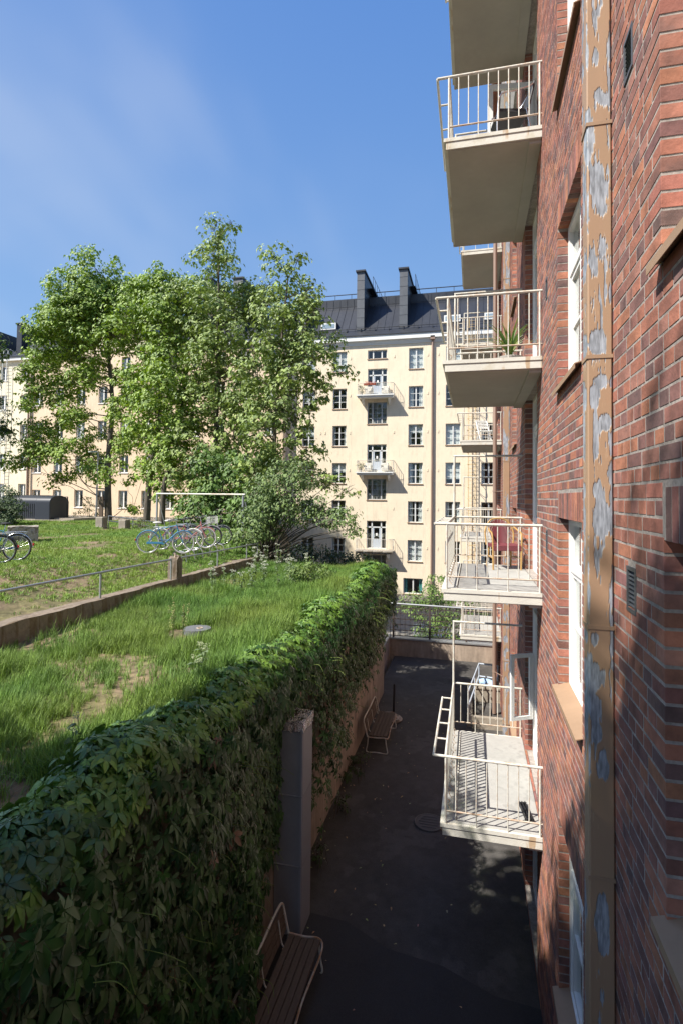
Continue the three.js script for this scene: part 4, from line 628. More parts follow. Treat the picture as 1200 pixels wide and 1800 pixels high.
tree('maple_tree', 'slender maple with pale crown reaching over the shrub towards the cream house', W(-9.6, 4.4, 25), [W(-9.6, 4.0, 25), W(-9.5, 9, 25), W(-9.3, 13, 25), W(-8.9, 17.5, 25)],
  withD(rng(5), [[-10.4, 10.8, 1.1], [-8.0, 8.9, 0.8], [-10.4, 7.8, 1.0], [-6.7, 14.2, 0.5], [-9.1, 18.0, 0.75], [-7.9, 16.9, 0.8], [-8.8, 16.0, 0.95], [-9.6, 14.4, 1.2], [-8.2, 14.3, 1.2], [-7.2, 13.2, 0.95], [-6.2, 12.8, 0.5], [-9.0, 12.1, 1.2], [-7.5, 11.8, 0.85], [-9.6, 9.8, 1.1], [-8.3, 10.4, 0.75], [-8.7, 8.2, 0.8], [-7.2, 7.5, 0.5], [-6.3, 7.4, 0.4], [-7.9, 7.6, 0.6], [-10.3, 16.6, 0.9], [-10.5, 12.6, 1.0], [-7.1, 15.3, 0.6], [-5.7, 7.1, 0.3], [-8.1, 18.0, 0.4]], 25, 2.8), { ...mapleB, seed: 1005, r0: 0.16, r1: 0.035 }, 'maples on the lawn');
tree('maple_tree', 'dark maple at the lawn edge beside the bin shelter', W(-33.3, 4.8, 30), [W(-33.3, 4.5, 30), W(-33.2, 9, 30), W(-33, 14, 30), W(-32.8, 17.4, 30)],
  withD(rng(6), [[-32.6, 16.6, 1.4], [-32.9, 13.9, 1.5], [-31.9, 11.6, 1.1], [-32.3, 9.2, 1.1], [-34.5, 15.5, 1.8], [-34.8, 12, 1.8], [-34.6, 9, 1.6]], 30, 2.5), { ...mapleA, ca: [0.04, 0.09, 0.014], cb: [0.11, 0.20, 0.025], seed: 1006, r0: 0.22, r1: 0.05 }, 'maples on the lawn');
// the big maple beside the camera's left shoulder, out of view, its crown shaped to shade the wall, lawn and alley
tree('maple_tree', 'broad maple out of view on the lower lawn, shaped to shade the creeper, wall and alley', W(-7.0, 4.1, -6.5), [W(-7.0, 4.0, -6.5), W(-7.1, 8, -6.4), W(-7.4, 13, -6.3), W(-7.6, 19.5, -6.2)],
  [[-8, 19.4, -6.2, 1.5], [-8, 18.5, -4.9, 1.3], [-8.1, 16.9, -3.7, 1.5], [-8, 15.4, -2.5, 1.5], [-8, 13.8, -1.2, 1.2], [-7.6, 12.6, -0.1, 0.9], [-6.2, 10.5, 1.2, 0.6], [-6.1, 10.45, 2.0, 0.6], [-6.1, 10.5, 2.8, 0.6], [-6.15, 10.4, 3.6, 0.55], [-6.2, 10.4, 4.3, 0.5], [-6.2, 10.3, 1.6, 0.6], [-6.1, 10.3, 3.2, 0.6], [-6.1, 10.3, 2.4, 0.6], [-6.1, 10.4, 0.4, 0.7], [-7.6, 10.4, 0.4, 0.8], [-7.9, 10.6, -1.0, 1.2], [-8, 12.2, -2.6, 1.5], [-7.8, 14.2, -4.4, 1.8], [-8, 16.6, -6.4, 1.9], [-7.6, 11.6, -4.6, 1.8], [-7.9, 9.6, -2.6, 1.3], [-8, 14, -7.2, 2.0], [-8, 18.2, -8, 1.6], [-7.6, 11.2, -7.6, 2.0], [-8, 15.6, -9.4, 2.0], [-7.8, 9.0, 0.4, 0.9], [-8, 8.4, 2.0, 0.6]], { ...mapleA, seed: 1007, r0: 0.3, r1: 0.06, clumps: 22, size: 0.26 }, 'maples on the lawn');

function shrub(name, label, base, lobes, o) {
  const R = rng(o.seed), t = thing(name, label, 'shrub'); t.position.copy(base); const L = v => v.clone().sub(base), st = [];
  for (const [x, y, d, r] of lobes) for (let k = 0; k < 3; k++) { const e = V3(x, y, -d).add(ball(R).multiplyScalar(r * 0.8)), s = base.clone().add(V3((R() - 0.5) * 0.5, 0, (R() - 0.5) * 0.5)); st.push(limb([L(s), L(s.clone().lerp(e, 0.5).add(V3(0, 0.25, 0))), L(e)], o.stem || 0.03, 0.006, 4)); }
  mesh('stems', st, M.bark, t);
  const items = crown(R, lobes, o); for (const it of items) { it.m.elements[12] -= base.x; it.m.elements[13] -= base.y; it.m.elements[14] -= base.z; }
  instanced('foliage', o.leaf || ovalLeaf, M.leaf, items, t); return t;
}
const sh = { clumps: 125, per: 14, cr: 0.24, size: 0.115, ca: [0.085, 0.160, 0.034], cb: [0.24, 0.34, 0.085] };
shrub('lilac_shrub', 'large grey green shrub with drooping bare branches at the end of the handrail', W(-7.6, 4.3, 19.2), [[-6.6, 6.6, 18.9, 0.85], [-7.9, 5.6, 18.6, 0.8], [-6.3, 7.4, 19, 0.7], [-7.3, 6.9, 18.8, 0.8], [-7.4, 5.9, 19.2, 0.9], [-6.1, 6.1, 19.2, 0.6], [-8.3, 5.1, 18.4, 0.5], [-5.0, 5.9, 19.0, 0.5], [-4.4, 6.0, 18.8, 0.42], [-5.5, 6.4, 19.1, 0.5], [-4.0, 5.5, 18.8, 0.3], [-7.0, 7.7, 19, 0.45]], { ...sh, seed: 2001, stem: 0.035 });
shrub('hedge_shrub', 'dark dense shrub growing below the drooping branches behind the creeper', W(-5.6, 0.2, 20.6), [[-6.7, 4.2, 20.6, 0.7], [-5.8, 4.2, 20.5, 0.7], [-5.0, 4.0, 20.8, 0.7], [-4.3, 4.0, 20.8, 0.65], [-3.7, 3.9, 20.6, 0.5], [-6.2, 3.4, 20.4, 0.8], [-4.8, 3.2, 20.5, 0.8]], { ...sh, seed: 2002, ca: [0.02, 0.05, 0.012], cb: [0.055, 0.10, 0.02] });
shrub('rose_shrub', 'small yellow green rose shrub at the top of the lower lawn', W(-4.5, 4.15, 14.6), [[-4.6, 4.5, 14.6, 0.35], [-4.2, 4.55, 14.8, 0.35], [-4.9, 4.4, 14.8, 0.3], [-4.4, 4.8, 14.9, 0.25]], { ...sh, seed: 2003, clumps: 220, cr: 0.12, size: 0.07, ca: [0.09, 0.16, 0.02], cb: [0.20, 0.29, 0.04], stem: 0.01 });
shrub('willow_shrub', 'light green feathery bush behind the lattice fence', W(-1.9, -1.6, 27), [[-2.2, 1.9, 26.8, 0.75], [-1.4, 2.1, 27, 0.7], [-2.9, 1.4, 26.8, 0.7], [-1.9, 1.1, 26.6, 0.8], [-0.8, 1.3, 27, 0.8], [-0.3, 1.9, 27.2, 0.6], [-1.7, 2.6, 27.2, 0.45], [-0.9, 0.3, 26.8, 0.7], [-2.2, 0.2, 26.8, 0.6], [0.2, 1.0, 27, 0.6]], { ...sh, seed: 2004, clumps: 75, ca: [0.09, 0.17, 0.025], cb: [0.23, 0.36, 0.06] });
shrub('box_shrub', 'round clipped dark bush at the foot of the feathery bush', W(-2.1, -1.6, 25.2), [[-2.2, -0.1, 25.2, 0.7], [-1.5, -0.2, 25.4, 0.6], [-1.9, 0.2, 25.2, 0.5]], { ...sh, seed: 2005, clumps: 200, cr: 0.16, size: 0.08, ca: [0.03, 0.06, 0.015], cb: [0.07, 0.12, 0.03] });
shrub('laurel_shrub', 'dark glossy shrub beside the bin shelter', W(-24.6, 4.8, 24.2), [[-24.4, 5.8, 24.2, 0.9], [-25.2, 6.3, 24.4, 1.0], [-24.3, 5.2, 24, 0.6], [-25.6, 5.4, 24.2, 1.0]], { ...sh, seed: 2006, ca: [0.03, 0.07, 0.014], cb: [0.09, 0.15, 0.03] });
shrub('viburnum_shrub', 'sparse shrub against the peach house by the bin shelter', W(-27.2, 4.6, 34), [[-27.4, 6.0, 34, 0.6], [-26.8, 5.3, 34, 0.6], [-27.8, 5.2, 34, 0.5]], { ...sh, seed: 2007, clumps: 40 });
shrub('understorey_shrub', 'shaded maple saplings filling the space behind the bicycles', W(-12.6, 4.7, 25.6), [[-13.6, 6.2, 25.6, 1.1], [-12.2, 6.0, 25.4, 1.1], [-11.0, 5.9, 25.2, 1.0], [-12.9, 7.4, 25.8, 0.9], [-10.4, 6.9, 25.0, 0.9], [-14.6, 5.8, 26, 0.8], [-11.6, 8.2, 25.4, 0.9], [-10.2, 8.6, 25.0, 0.8], [-13.6, 8.6, 26, 0.8]], { ...mapleA, size: 0.2, seed: 2008, clumps: 24, ca: [0.06, 0.14, 0.015], cb: [0.16, 0.29, 0.025], leaf: mapleLeaf });
shrub('lavender_shrub', 'tufted pale flowering plant beside the granite posts', W(-16.3, 4.9, 24.2), [[-16.3, 5.15, 24.2, 0.4], [-15.7, 5.1, 24.0, 0.35]], { ...sh, seed: 2009, clumps: 120, cr: 0.14, size: 0.08, ca: [0.10, 0.13, 0.05], cb: [0.22, 0.24, 0.10] });

// ---------------------------------------------------------------- Virginia creeper over the retaining wall
{
  const R = rng(3001), t = thing('virginia_creeper', 'thick green creeper with five part leaves hanging over the retaining wall', 'creeper');
  const low = d => d < 6.4 ? 0.1 : d < 8.0 ? lerp(0.35, 1.7, sstep(6.6, 8.0, d)) : d < 9.0 ? 2.75 : d < 10.4 ? lerp(1.35, 1.8, (d - 9) / 1.4) : d < 12 ? lerp(1.75, 2.5, (d - 10.4) / 1.6) : lerp(2.35, 2.95, (d - 12) / 5.5) + 0.5 * (vn(d * 2.3, 70) - 0.5);
  const bulge = (d, y) => -2.90 - 0.06 * sstep(12, 17, d) + (1 - 0.82 * sstep(5.9, 7.1, d) * sstep(3.8, 3.1, y) * sstep(9.4, 8.9, d)) * (0.14 + 0.34 * vn(d * 0.8 + 3, y * 0.9 + 20) + 0.24 * vn(d * 2.5, y * 2.5 + 5));
  const items = [], near = []; const top = d => 4.06 + 0.24 * vn(d * 0.9, 3) + 0.16 * vn(d * 2.6, 8) + 0.10 * sstep(13, 17, d);
  const put = (p, n, s, c) => { const tip = V3(0.15 * (R() - 0.5), -1, (R() - 0.5) * 0.9), m = aim(p, n, tip.add(n.clone().multiplyScalar(0.2)), s, (R() - 0.5) * 0.9); items.push({ m, c, p }); };
  for (let d = -4; d < 18.4; d += 0.02) {
    const nearD = d < 9, n = nearD ? 17 : 12;
    for (let k = 0; k < n; k++) {
      const dd = d + R() * 0.05, lo = low(dd) - 0.5 * Math.pow(R(), 3) * (dd > 8.9 ? 2.6 * vn(dd * 4, 33) : 1.2), hi = top(dd), y = lerp(lo, hi, Math.pow(R(), dd > 8 ? 0.8 : 0.92));
      if (dd > 7.95 && dd < 8.75 && y < 2.85) continue;
      if (dd > 5.2 && dd < 8 && y < 1.4 && vn(dd * 2.2, y * 1.2 + 50) > 0.72) continue;
      const layer = R(), x = lerp(-2.93, bulge(dd, y), Math.pow(layer, 0.5)), size = (dd < 7 ? 0.128 : 0.112) * (0.4 + 1.05 * Math.pow(R(), 1.2)), nr = V3(1, 0.45 + 0.5 * R(), (R() - 0.5) * 1.1).add(ball(R).multiplyScalar(0.35));
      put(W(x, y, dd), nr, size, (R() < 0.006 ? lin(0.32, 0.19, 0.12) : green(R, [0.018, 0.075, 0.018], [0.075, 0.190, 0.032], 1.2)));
    }
    for (let k = 0; k < (nearD ? 10 : 8); k++) {                        // the mound over the coping, sunlight put into its paler leaf colours
      const dd = d + R() * 0.05, a = R() * Math.PI, w = 0.36 + 0.12 * vn(dd * 1.3, 40), x = -3.12 + Math.cos(a) * w * (0.4 + 0.7 * R()), y = top(dd) - 0.10 + Math.sin(a) * (0.16 + 0.16 * vn(dd * 1.7, 60)) * (0.5 + 0.6 * R());
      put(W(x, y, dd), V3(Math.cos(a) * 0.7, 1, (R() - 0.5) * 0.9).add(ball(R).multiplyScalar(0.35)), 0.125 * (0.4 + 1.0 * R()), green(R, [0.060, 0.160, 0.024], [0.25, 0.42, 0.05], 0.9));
    }
  }
  // the leaves that show largest are pieces of their own
  const front = items.map((it, i) => [it.p.x * it.p.x + (it.p.y - EYE) ** 2 + it.p.z * it.p.z, i]).filter(([, i]) => { const p = items[i].p; return -p.z > 2.2 - 0.0 && -p.x / -p.z < 1.18 && (EYE - p.y) / -p.z < 1.0 && (p.x > -2.62 || p.y > 4.15); }).sort((a, b) => a[0] - b[0]).slice(0, 300).map(a => a[1]);
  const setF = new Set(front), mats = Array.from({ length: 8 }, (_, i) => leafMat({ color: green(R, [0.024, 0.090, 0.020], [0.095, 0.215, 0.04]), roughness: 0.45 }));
  front.forEach((i, k) => { const m = new THREE.Mesh(creeperLeaf, mats[k % 8]); m.name = 'leaf'; items[i].m.decompose(m.position, m.quaternion, m.scale); m.castShadow = m.receiveShadow = true; t.add(m); });
  instanced('leaves', creeperLeaf, leafMat({ roughness: 0.48 }), items.filter((_, i) => !setF.has(i)), t);
  const vines = []; for (let k = 0; k < 170; k++) { const d = 1 + R() * 16.5, y = lerp(low(d) + 0.3, 4.2, R()), x = bulge(d, y) + 0.03, a = R() * 0.8 - 0.5; vines.push(wire([W(x - 0.05, y, d), W(x + 0.06 + 0.1 * R(), y - 0.05 + 0.1 * R(), d + 0.12 * a), W(x + 0.14 + 0.14 * R(), y - 0.18 * R(), d + 0.34 * a)], 0.0035, 4, 10)); }
  mesh('shoots', vines, mat({ color: lin(0.16, 0.22, 0.04), roughness: 0.7 }), t);
  const stems = []; for (let k = 0; k < 60; k++) { const d = R() * 18, y0 = low(d) + 0.2, pts = []; for (let j = 0; j < 5; j++) pts.push(W(-2.93 + 0.05 * R(), lerp(4.1, y0, j / 4), d + (R() - 0.5) * 0.25)); stems.push(wire(pts, 0.008, 4, 16)); }
  mesh('stems', stems, M.bark, t);
}

// ---------------------------------------------------------------- grass and weeds
const blade = (h, w, lean, a) => { const g = new THREE.BufferGeometry(), P = [-w, 0, 0, w, 0, 0, -w * 0.8, h * 0.5, lean * 0.3, w * 0.8, h * 0.5, lean * 0.3, 0, h, lean]; g.setAttribute('position', new THREE.Float32BufferAttribute(P, 3)); g.setIndex([0, 1, 2, 1, 3, 2, 2, 3, 4]); g.computeVertexNormals(); g.rotateY(a); return g; };
const tuft = (n, h, w, spread, seed) => { const R = rng(seed), l = []; for (let i = 0; i < n; i++) { const g = blade(h * (0.55 + 0.6 * R()), w, h * (0.15 + 0.75 * R()), R() * 6.283); g.translate((R() - 0.5) * spread, 0, (R() - 0.5) * spread); l.push(g); } return mergeGeometries(l); };
const longTuft = tuft(11, 0.19, 0.0042, 0.11, 41), shortTuft = tuft(12, 0.075, 0.006, 0.14, 42);
{
  const R = rng(4001), a = [], b = [];
  const place = (arr, x, y, d, s, c) => { const m = new THREE.Matrix4().makeRotationFromEuler(new THREE.Euler((R() - 0.5) * 0.35, R() * 6.283, (R() - 0.5) * 0.35)); m.scale(V3(s, s * (0.7 + 0.7 * R()), s)).setPosition(x, y - 0.005, -d); arr.push({ m, c }); };
  const bare = (x, d) => sstep(0.56, 0.70, vn(x * 0.75 + 17, d * 0.6 + 5) * 0.65 + vn(x * 2.3, d * 2.3 + 30) * 0.35);
  for (let i = 0; i < 46000; i++) {
    const d = lerp(2, 19.3, Math.pow(R(), 1.25)), x = lerp(-7.5, -3.2, R()); if (R() < bare(x, d) * 0.9) continue; if (Math.hypot(x + 4.95, d - 9.0) < 0.46) continue;
    const k = vn(x * 0.9 + 3, d * 0.9 + 8), s = 0.32 + 1.1 * Math.pow(vn(x * 1.4, d * 1.4 + 60), 1.5) + 0.45 * R() + 0.3 * sstep(-4.4, -3.6, x) - 0.25 * sstep(-7.1, -7.4, x);
    place(a, x, lowY(x, d), d, s, green(R, [0.062 + 0.07 * k, 0.17 + 0.03 * k, 0.020], [0.20 + 0.08 * k, 0.38, 0.05], 1));
  }
  for (let i = 0; i < 62000; i++) {
    const d = lerp(5, 31, Math.pow(R(), 1.15)), x = -7.8 - Math.pow(R(), 1.25) * 24; if (x < -d * 1.25 - 2) continue; const y = upY(x, d); if (y < 4.2) continue;
    const e = bare(x, d); if (R() < e * 0.95) continue; const k = vn(x * 0.6 + 3, d * 0.6 + 8);
    place(b, x, y, d, 0.7 + 0.5 * R() + 0.03 * Math.max(0, d - 12), green(R, [0.095 + 0.07 * k, 0.23 + 0.02 * k, 0.022], [0.25 + 0.06 * k, 0.42, 0.05], 1));
  }
  instanced('long_grass', longTuft, M.grass, a).userData.label = 'long uncut grass of the lower lawn'; instanced('short_grass', shortTuft, M.grass, b).userData.label = 'short sunlit grass of the upper lawn';
  for (const n of ['long_grass', 'short_grass']) { const o = scene.getObjectByName(n); o.userData.category = 'grass'; }
}
{ // white umbel flowers and seeding stalks in the long grass
  const R = rng(4101); let n = 0;
  const spots = []; for (let i = 0; i < 26; i++) spots.push([lerp(-6.9, -4.9, R()), lerp(12.5, 17.8, R()), 0.45 + 0.5 * R()]);
  spots.push([-5.1, 8.6, 0.85], [-5.0, 8.75, 0.75], [-3.72, 7.1, 0.4], [-3.62, 6.7, 0.35], [-3.6, 6.9, 0.45], [-3.6, 4.4, 0.45]);
  spots.forEach(([x, d, h], i) => {
    const pale = i >= 26 && i < 28, t = thing('wild_flower', pale ? 'tall pale yellow seeding stalk standing in the lower lawn beside the round lid' : i >= 28 ? 'leafy white topped weed growing at the edge of the creeper' : 'white flowering weed among the long grass near the shrub', 'weed', pale ? 'seeding stalks' : i >= 28 ? 'weeds at the creeper edge' : 'white flowering weeds');
    const base = W(x, lowY(x, d), d); t.position.copy(base); const st = [], fl = [], lf = [];
    for (let k = 0; k < 3; k++) { const e = V3((R() - 0.5) * 0.25 * h, h * (0.75 + 0.3 * R()), (R() - 0.5) * 0.25 * h); st.push(wire([V3(0, 0, 0), e.clone().multiplyScalar(0.5).add(V3(0.02, 0, 0)), e], 0.005, 4, 6));
      for (let j = 0; j < 20; j++) { const q = ball(R), p = pale ? e.clone().multiplyScalar(0.35 + 0.65 * R()).add(q.multiplyScalar(0.03)) : e.clone().add(V3(q.x * 0.055, q.y * 0.03, q.z * 0.055)); const g = new THREE.OctahedronGeometry(pale ? 0.009 : 0.005 + 0.004 * R()); g.translate(p.x, p.y, p.z); fl.push(g); }
      for (let j = 0; j < 9; j++) { const g = ovalLeaf.clone(); const m = aim(e.clone().multiplyScalar(0.1 + 0.75 * R()), V3(R() - 0.5, 1, R() - 0.5), V3(R() - 0.5, -0.1, R() - 0.5), pale ? 0.05 : 0.09); g.applyMatrix4(m); lf.push(g); } }
    mesh('stems', st, mat({ color: lin(0.14, 0.20, 0.05) }), t); mesh('leaves', lf, leafMat({ color: pale ? lin(0.2, 0.22, 0.06) : lin(0.11, 0.18, 0.05) }), t);
    mesh('flowers', fl, mat({ color: pale ? lin(0.45, 0.42, 0.18) : i >= 28 ? lin(0.42, 0.48, 0.27) : lin(0.62, 0.64, 0.52) }), t);
  });
  // weeds along the foot of the retaining wall
  for (const [x, d, s] of [[-2.75, 13.2, 0.5], [-2.7, 12.6, 0.35], [-2.75, 9.6, 0.3], [-2.7, 11.3, 0.25]]) shrub('wall_weed', 'leafy weeds sprouting from the foot of the retaining wall', W(x, 0.0, d), [[x, 0.22 * s + 0.1, d, 0.45 * s + 0.08], [x + 0.05, 0.15, d + 0.3, 0.3 * s + 0.06]], { ...sh, seed: 4200 + d * 10, clumps: 90, cr: 0.08, size: 0.08, ca: [0.03, 0.07, 0.015], cb: [0.08, 0.14, 0.03], stem: 0.005 }).userData.group = 'weeds at the wall foot';
  const L = [], RR = rng(4300), lm = [mat({ color: lin(0.45, 0.40, 0.28) }), mat({ color: lin(0.3, 0.2, 0.08) })];
  const it = []; for (let i = 0; i < 130; i++) { const d = lerp(6, 18, RR()), x = -2.85 + Math.pow(RR(), 2.2) * 3.2; it.push({ m: aim(W(x, 0.03, d), V3((RR() - 0.5) * 0.5, 1, (RR() - 0.5) * 0.5), V3(RR() - 0.5, 0, RR() - 0.5), 0.03 + 0.035 * RR()), c: lin(0.3 + 0.25 * RR(), 0.25 + 0.15 * RR(), 0.12 + 0.1 * RR()) }); }
  const o = instanced('fallen_leaves', ovalLeaf, mat({ side: THREE.DoubleSide }), it); o.userData.label = 'scattered dry leaves along the foot of the wall'; o.userData.category = 'leaves';
}

// ================================================================ things in the alley
function bench(label, x, d, len) {
  const t = thing('park_bench', label, 'bench', 'alley benches'); t.position.copy(W(x, 0, d)); const h = len / 2;
  for (let k = 0; k < 5; k++) { const g = cbox(0.082, 0.032, len - 0.1, 0.006); g.translate(-0.17 + k * 0.094, 0.445 - 0.008 * (2 - Math.abs(2 - k)), 0); mesh('seat_slat', g, M.wood, t); }
  for (let k = 0; k < 3; k++) { const g = cbox(0.03, 0.085, len - 0.1, 0.006); g.rotateZ(0.2); g.translate(-0.275 - k * 0.022, 0.56 + k * 0.105, 0); mesh('back_slat', g, M.wood, t); }
  const tubeMat = M.rail;
  const bk = [V3(-0.24, 0.42, h), V3(-0.29, 0.62, h), V3(-0.335, 0.80, h), V3(-0.345, 0.845, h - 0.05), V3(-0.345, 0.85, 0), V3(-0.345, 0.845, -h + 0.05), V3(-0.335, 0.80, -h), V3(-0.29, 0.62, -h), V3(-0.24, 0.42, -h)];
  mesh('back_frame', wire(bk, 0.017, 8, 70), tubeMat, t);
  const ft = [V3(-0.24, 0.42, h), V3(0.0, 0.415, h), V3(0.20, 0.43, h), V3(0.265, 0.40, h - 0.03), V3(0.25, 0.36, 0), V3(0.265, 0.40, -h + 0.03), V3(0.20, 0.43, -h), V3(0, 0.415, -h), V3(-0.24, 0.42, -h)];
  mesh('front_rail', wire(ft, 0.015, 8, 70), M.rusty, t);
  for (const z of [-h + 0.06, h - 0.06]) { mesh('leg', wire([V3(0.22, 0.41, z), V3(0.25, 0.2, z), V3(0.27, 0.016, z), V3(0.0, 0.016, z), V3(-0.27, 0.016, z), V3(-0.25, 0.2, z), V3(-0.23, 0.42, z)], 0.015, 8, 40), tubeMat, t); }
  for (const z of [-0.5, 0, 0.5]) mesh('strap', wire([V3(-0.19, 0.43, z * len * 0.7), V3(-0.235, 0.47, z * len * 0.7), V3(-0.30, 0.79, z * len * 0.7)], 0.01, 6, 12), tubeMat, t);
  return t;
}
bench('dark slatted park bench with white tube frame beside the grey duct', -2.3, 6.65, 1.85);
bench('dark slatted park bench beside the black pole on a round base', -2.42, 15.0, 1.75);
{
  const t = thing('pole_stand', 'black pole on a round concrete base behind the farther bench', 'pole'); t.position.copy(W(-2.3, 0, 16.4));
  mesh('base', new THREE.LatheGeometry([[0, 0], [0.26, 0], [0.27, 0.05], [0.22, 0.10], [0.06, 0.13], [0.05, 0.2], [0, 0.2]].map(p => new THREE.Vector2(...p)), 20), M.stone, t); const p = mesh('pole', tube(V3(0, 0.15, 0), V3(0.02, 1.05, 0.02), 0.035, 10), M.dark, t); mesh('cap', new THREE.SphereGeometry(0.037, 10, 6).translate(0.02, 1.05, 0.02), M.dark, p);
}
{
  const t = thing('sheet_duct', 'tall grey sheet metal duct with crumpled foil top on the retaining wall', 'duct');
  mesh('casing', [box(-2.94, -2.52, 0.02, 3.12, 8.02, 8.5)], M.greySheet, t);
  mesh('corner_trim', [box(-2.535, -2.505, 0.02, 3.12, 8.0, 8.03), box(-2.522, -2.500, 0.02, 3.12, 8.03, 8.5)], mat({ color: lin(0.30, 0.30, 0.33), roughness: 0.45 }), t);
  const g = new THREE.BoxGeometry(0.48, 0.16, 0.52, 10, 4, 10), p = g.attributes.position; for (let i = 0; i < p.count; i++) { const a = p.getX(i), b = p.getY(i), c = p.getZ(i); p.setXYZ(i, a + 0.03 * (vn(c * 22, b * 22) - 0.5), b + 0.06 * (vn(a * 24 + 3, c * 24) - 0.5), c + 0.03 * (vn(a * 22, b * 22 + 7) - 0.5)); } g.computeVertexNormals(); g.translate(-2.73, 3.15, -8.26); mesh('foil_cap', g, M.foil, t);
  for (const y of [1.05, 2.1]) mesh('joint', box(-2.945, -2.497, y, y + 0.012, 8.0, 8.505), M.greySheet, t);
}
{ // cellar stairs against the brick house
  const t = thing('stair_railing', 'pale blue steel pipe railing around the cellar stairs under the farther balcony', 'railing'), bl = mat({ color: lin(0.42, 0.47, 0.55), roughness: 0.5 });
  const P = [W(0.86, 0.98, 19.4), W(0.22, 0.98, 19.5), W(-0.12, 0.98, 16.6)], Q = P.map(p => p.clone().setY(0.55));
  for (const l of [P, Q]) for (let i = 0; i < 2; i++) mesh('rail', tube(l[i], l[i + 1], 0.025, 8), bl, t);
  for (const [x, d] of [[0.22, 19.5], [0.07, 18.2], [-0.12, 16.6], [0.84, 19.4]]) mesh('post', tube(W(x, 0, d), W(x, 1.0, d), 0.022, 8), bl, t);
  const k = thing('stair_kerb', 'rough concrete kerb under the cellar stair railing', 'kerb'); mesh('kerb', [box(-0.16, 0.0, -0.1, 0.16, 16.5, 19.6), box(0.0, XW - 0.001, -0.1, 0.16, 19.44, 19.6), box(0.0, XW - 0.001, -0.1, 0.32, 16.45, 16.6)], M.roughCon, k);
  const c = thing('folded_tarp', 'crumpled light blue tarp lying inside the cellar stair railing', 'tarp'); const g = new THREE.PlaneGeometry(0.55, 0.5, 12, 12); g.rotateX(-Math.PI / 2); const p = g.attributes.position; for (let i = 0; i < p.count; i++) p.setY(i, 0.18 * vn(p.getX(i) * 7 + 4, p.getZ(i) * 7) ); g.computeVertexNormals(); c.position.copy(W(0.5, 0.42, 19.05)); mesh('sheet', g, mat({ color: lin(0.35, 0.5, 0.72), side: THREE.DoubleSide }), c);
  const h = thing('cellar_hatch', 'low concrete hatch box beside the brick wall under the tarp', 'hatch'); mesh('body', box(0.12, XW - 0.002, 0, 0.42, 18.6, 19.4), M.roughCon, h); mesh('lid', box(0.09, XW - 0.003, 0.42, 0.47, 18.57, 19.42), M.roughCon, h);
}
{
  const t = thing('drain_cover', 'round iron drain cover set in the alley asphalt below the lowest balcony', 'manhole'); t.position.copy(W(-0.85, 0.014, 11.45));
  mesh('ring', new THREE.TorusGeometry(0.29, 0.018, 6, 32).rotateX(Math.PI / 2), mat({ color: lin(0.10, 0.092, 0.085), roughness: 0.7 }), t); mesh('plate', new THREE.CylinderGeometry(0.275, 0.275, 0.02, 28), mat({ color: lin(0.11, 0.10, 0.095), roughness: 0.7, metalness: 0.4 }), t);
  for (let k = -2; k <= 2; k++) mesh('ridge', cbox(0.42 - Math.abs(k) * 0.06, 0.012, 0.02, 0.003).translate(0, 0.014, k * 0.09), mat({ color: lin(0.10, 0.092, 0.085), roughness: 0.7 }), t);
}
// ---------------------------------------------------------------- things on the balconies
{
  const t = thing('wicker_chair', 'maroon woven armchair with bamboo frame on the balcony', 'chair'); t.position.copy(W(0.52, 5.458, 9.95)); t.rotation.y = 0.25;
  const bam = mat({ color: lin(0.42, 0.25, 0.085), roughness: 0.5 }), weave = mat({ map: colorTex(256, 0.12, (i, x, y) => { const k = (((x >> 4) + (y >> 4)) & 1) ? 1 : 0.72; return [0.20 * k, 0.045 * k, 0.055 * k]; }), roughness: 0.6 });
  for (const [x, z] of [[-0.24, 0.22], [0.24, 0.22]]) mesh('leg', wire([V3(x, 0, z), V3(x * 1.02, 0.3, z), V3(x * 1.06, 0.62, z - 0.03), V3(x * 1.06, 0.66, z - 0.16), V3(x * 0.98, 0.74, -0.22)], 0.016, 7, 24), bam, t);
  for (const x of [-0.2, 0.2]) mesh('leg', wire([V3(x * 1.1, 0, -0.28), V3(x, 0.3, -0.2), V3(x, 0.42, -0.2)], 0.016, 7, 10), bam, t);
  mesh('back_hoop', wire([V3(-0.24, 0.40, -0.2), V3(-0.25, 0.66, -0.25), V3(-0.14, 0.84, -0.3), V3(0, 0.87, -0.31), V3(0.14, 0.84, -0.3), V3(0.25, 0.66, -0.25), V3(0.24, 0.40, -0.2)], 0.015, 7, 40), bam, t);
  const s = cbox(0.48, 0.05, 0.44, 0.02); s.translate(0, 0.41, 0); mesh('seat', [s, cbox(0.5, 0.1, 0.03, 0.01).translate(0, 0.38, 0.22)], weave, t);
  for (let i = 0; i < 15; i++) { const u = (i - 7) / 7, x0 = u * 0.10, x1 = u * 0.2; mesh('back_slat', bar(V3(x0, 0.42, -0.2), V3(x1, 0.85 - 0.10 * u * u, -0.295), 0.022, 0.012, 0.003), weave, t); }
  mesh('stretcher', [tube(V3(-0.24, 0.2, 0.22), V3(-0.2, 0.2, -0.22), 0.01, 6), tube(V3(0.24, 0.2, 0.22), V3(0.2, 0.2, -0.22), 0.01, 6)], bam, t);
}
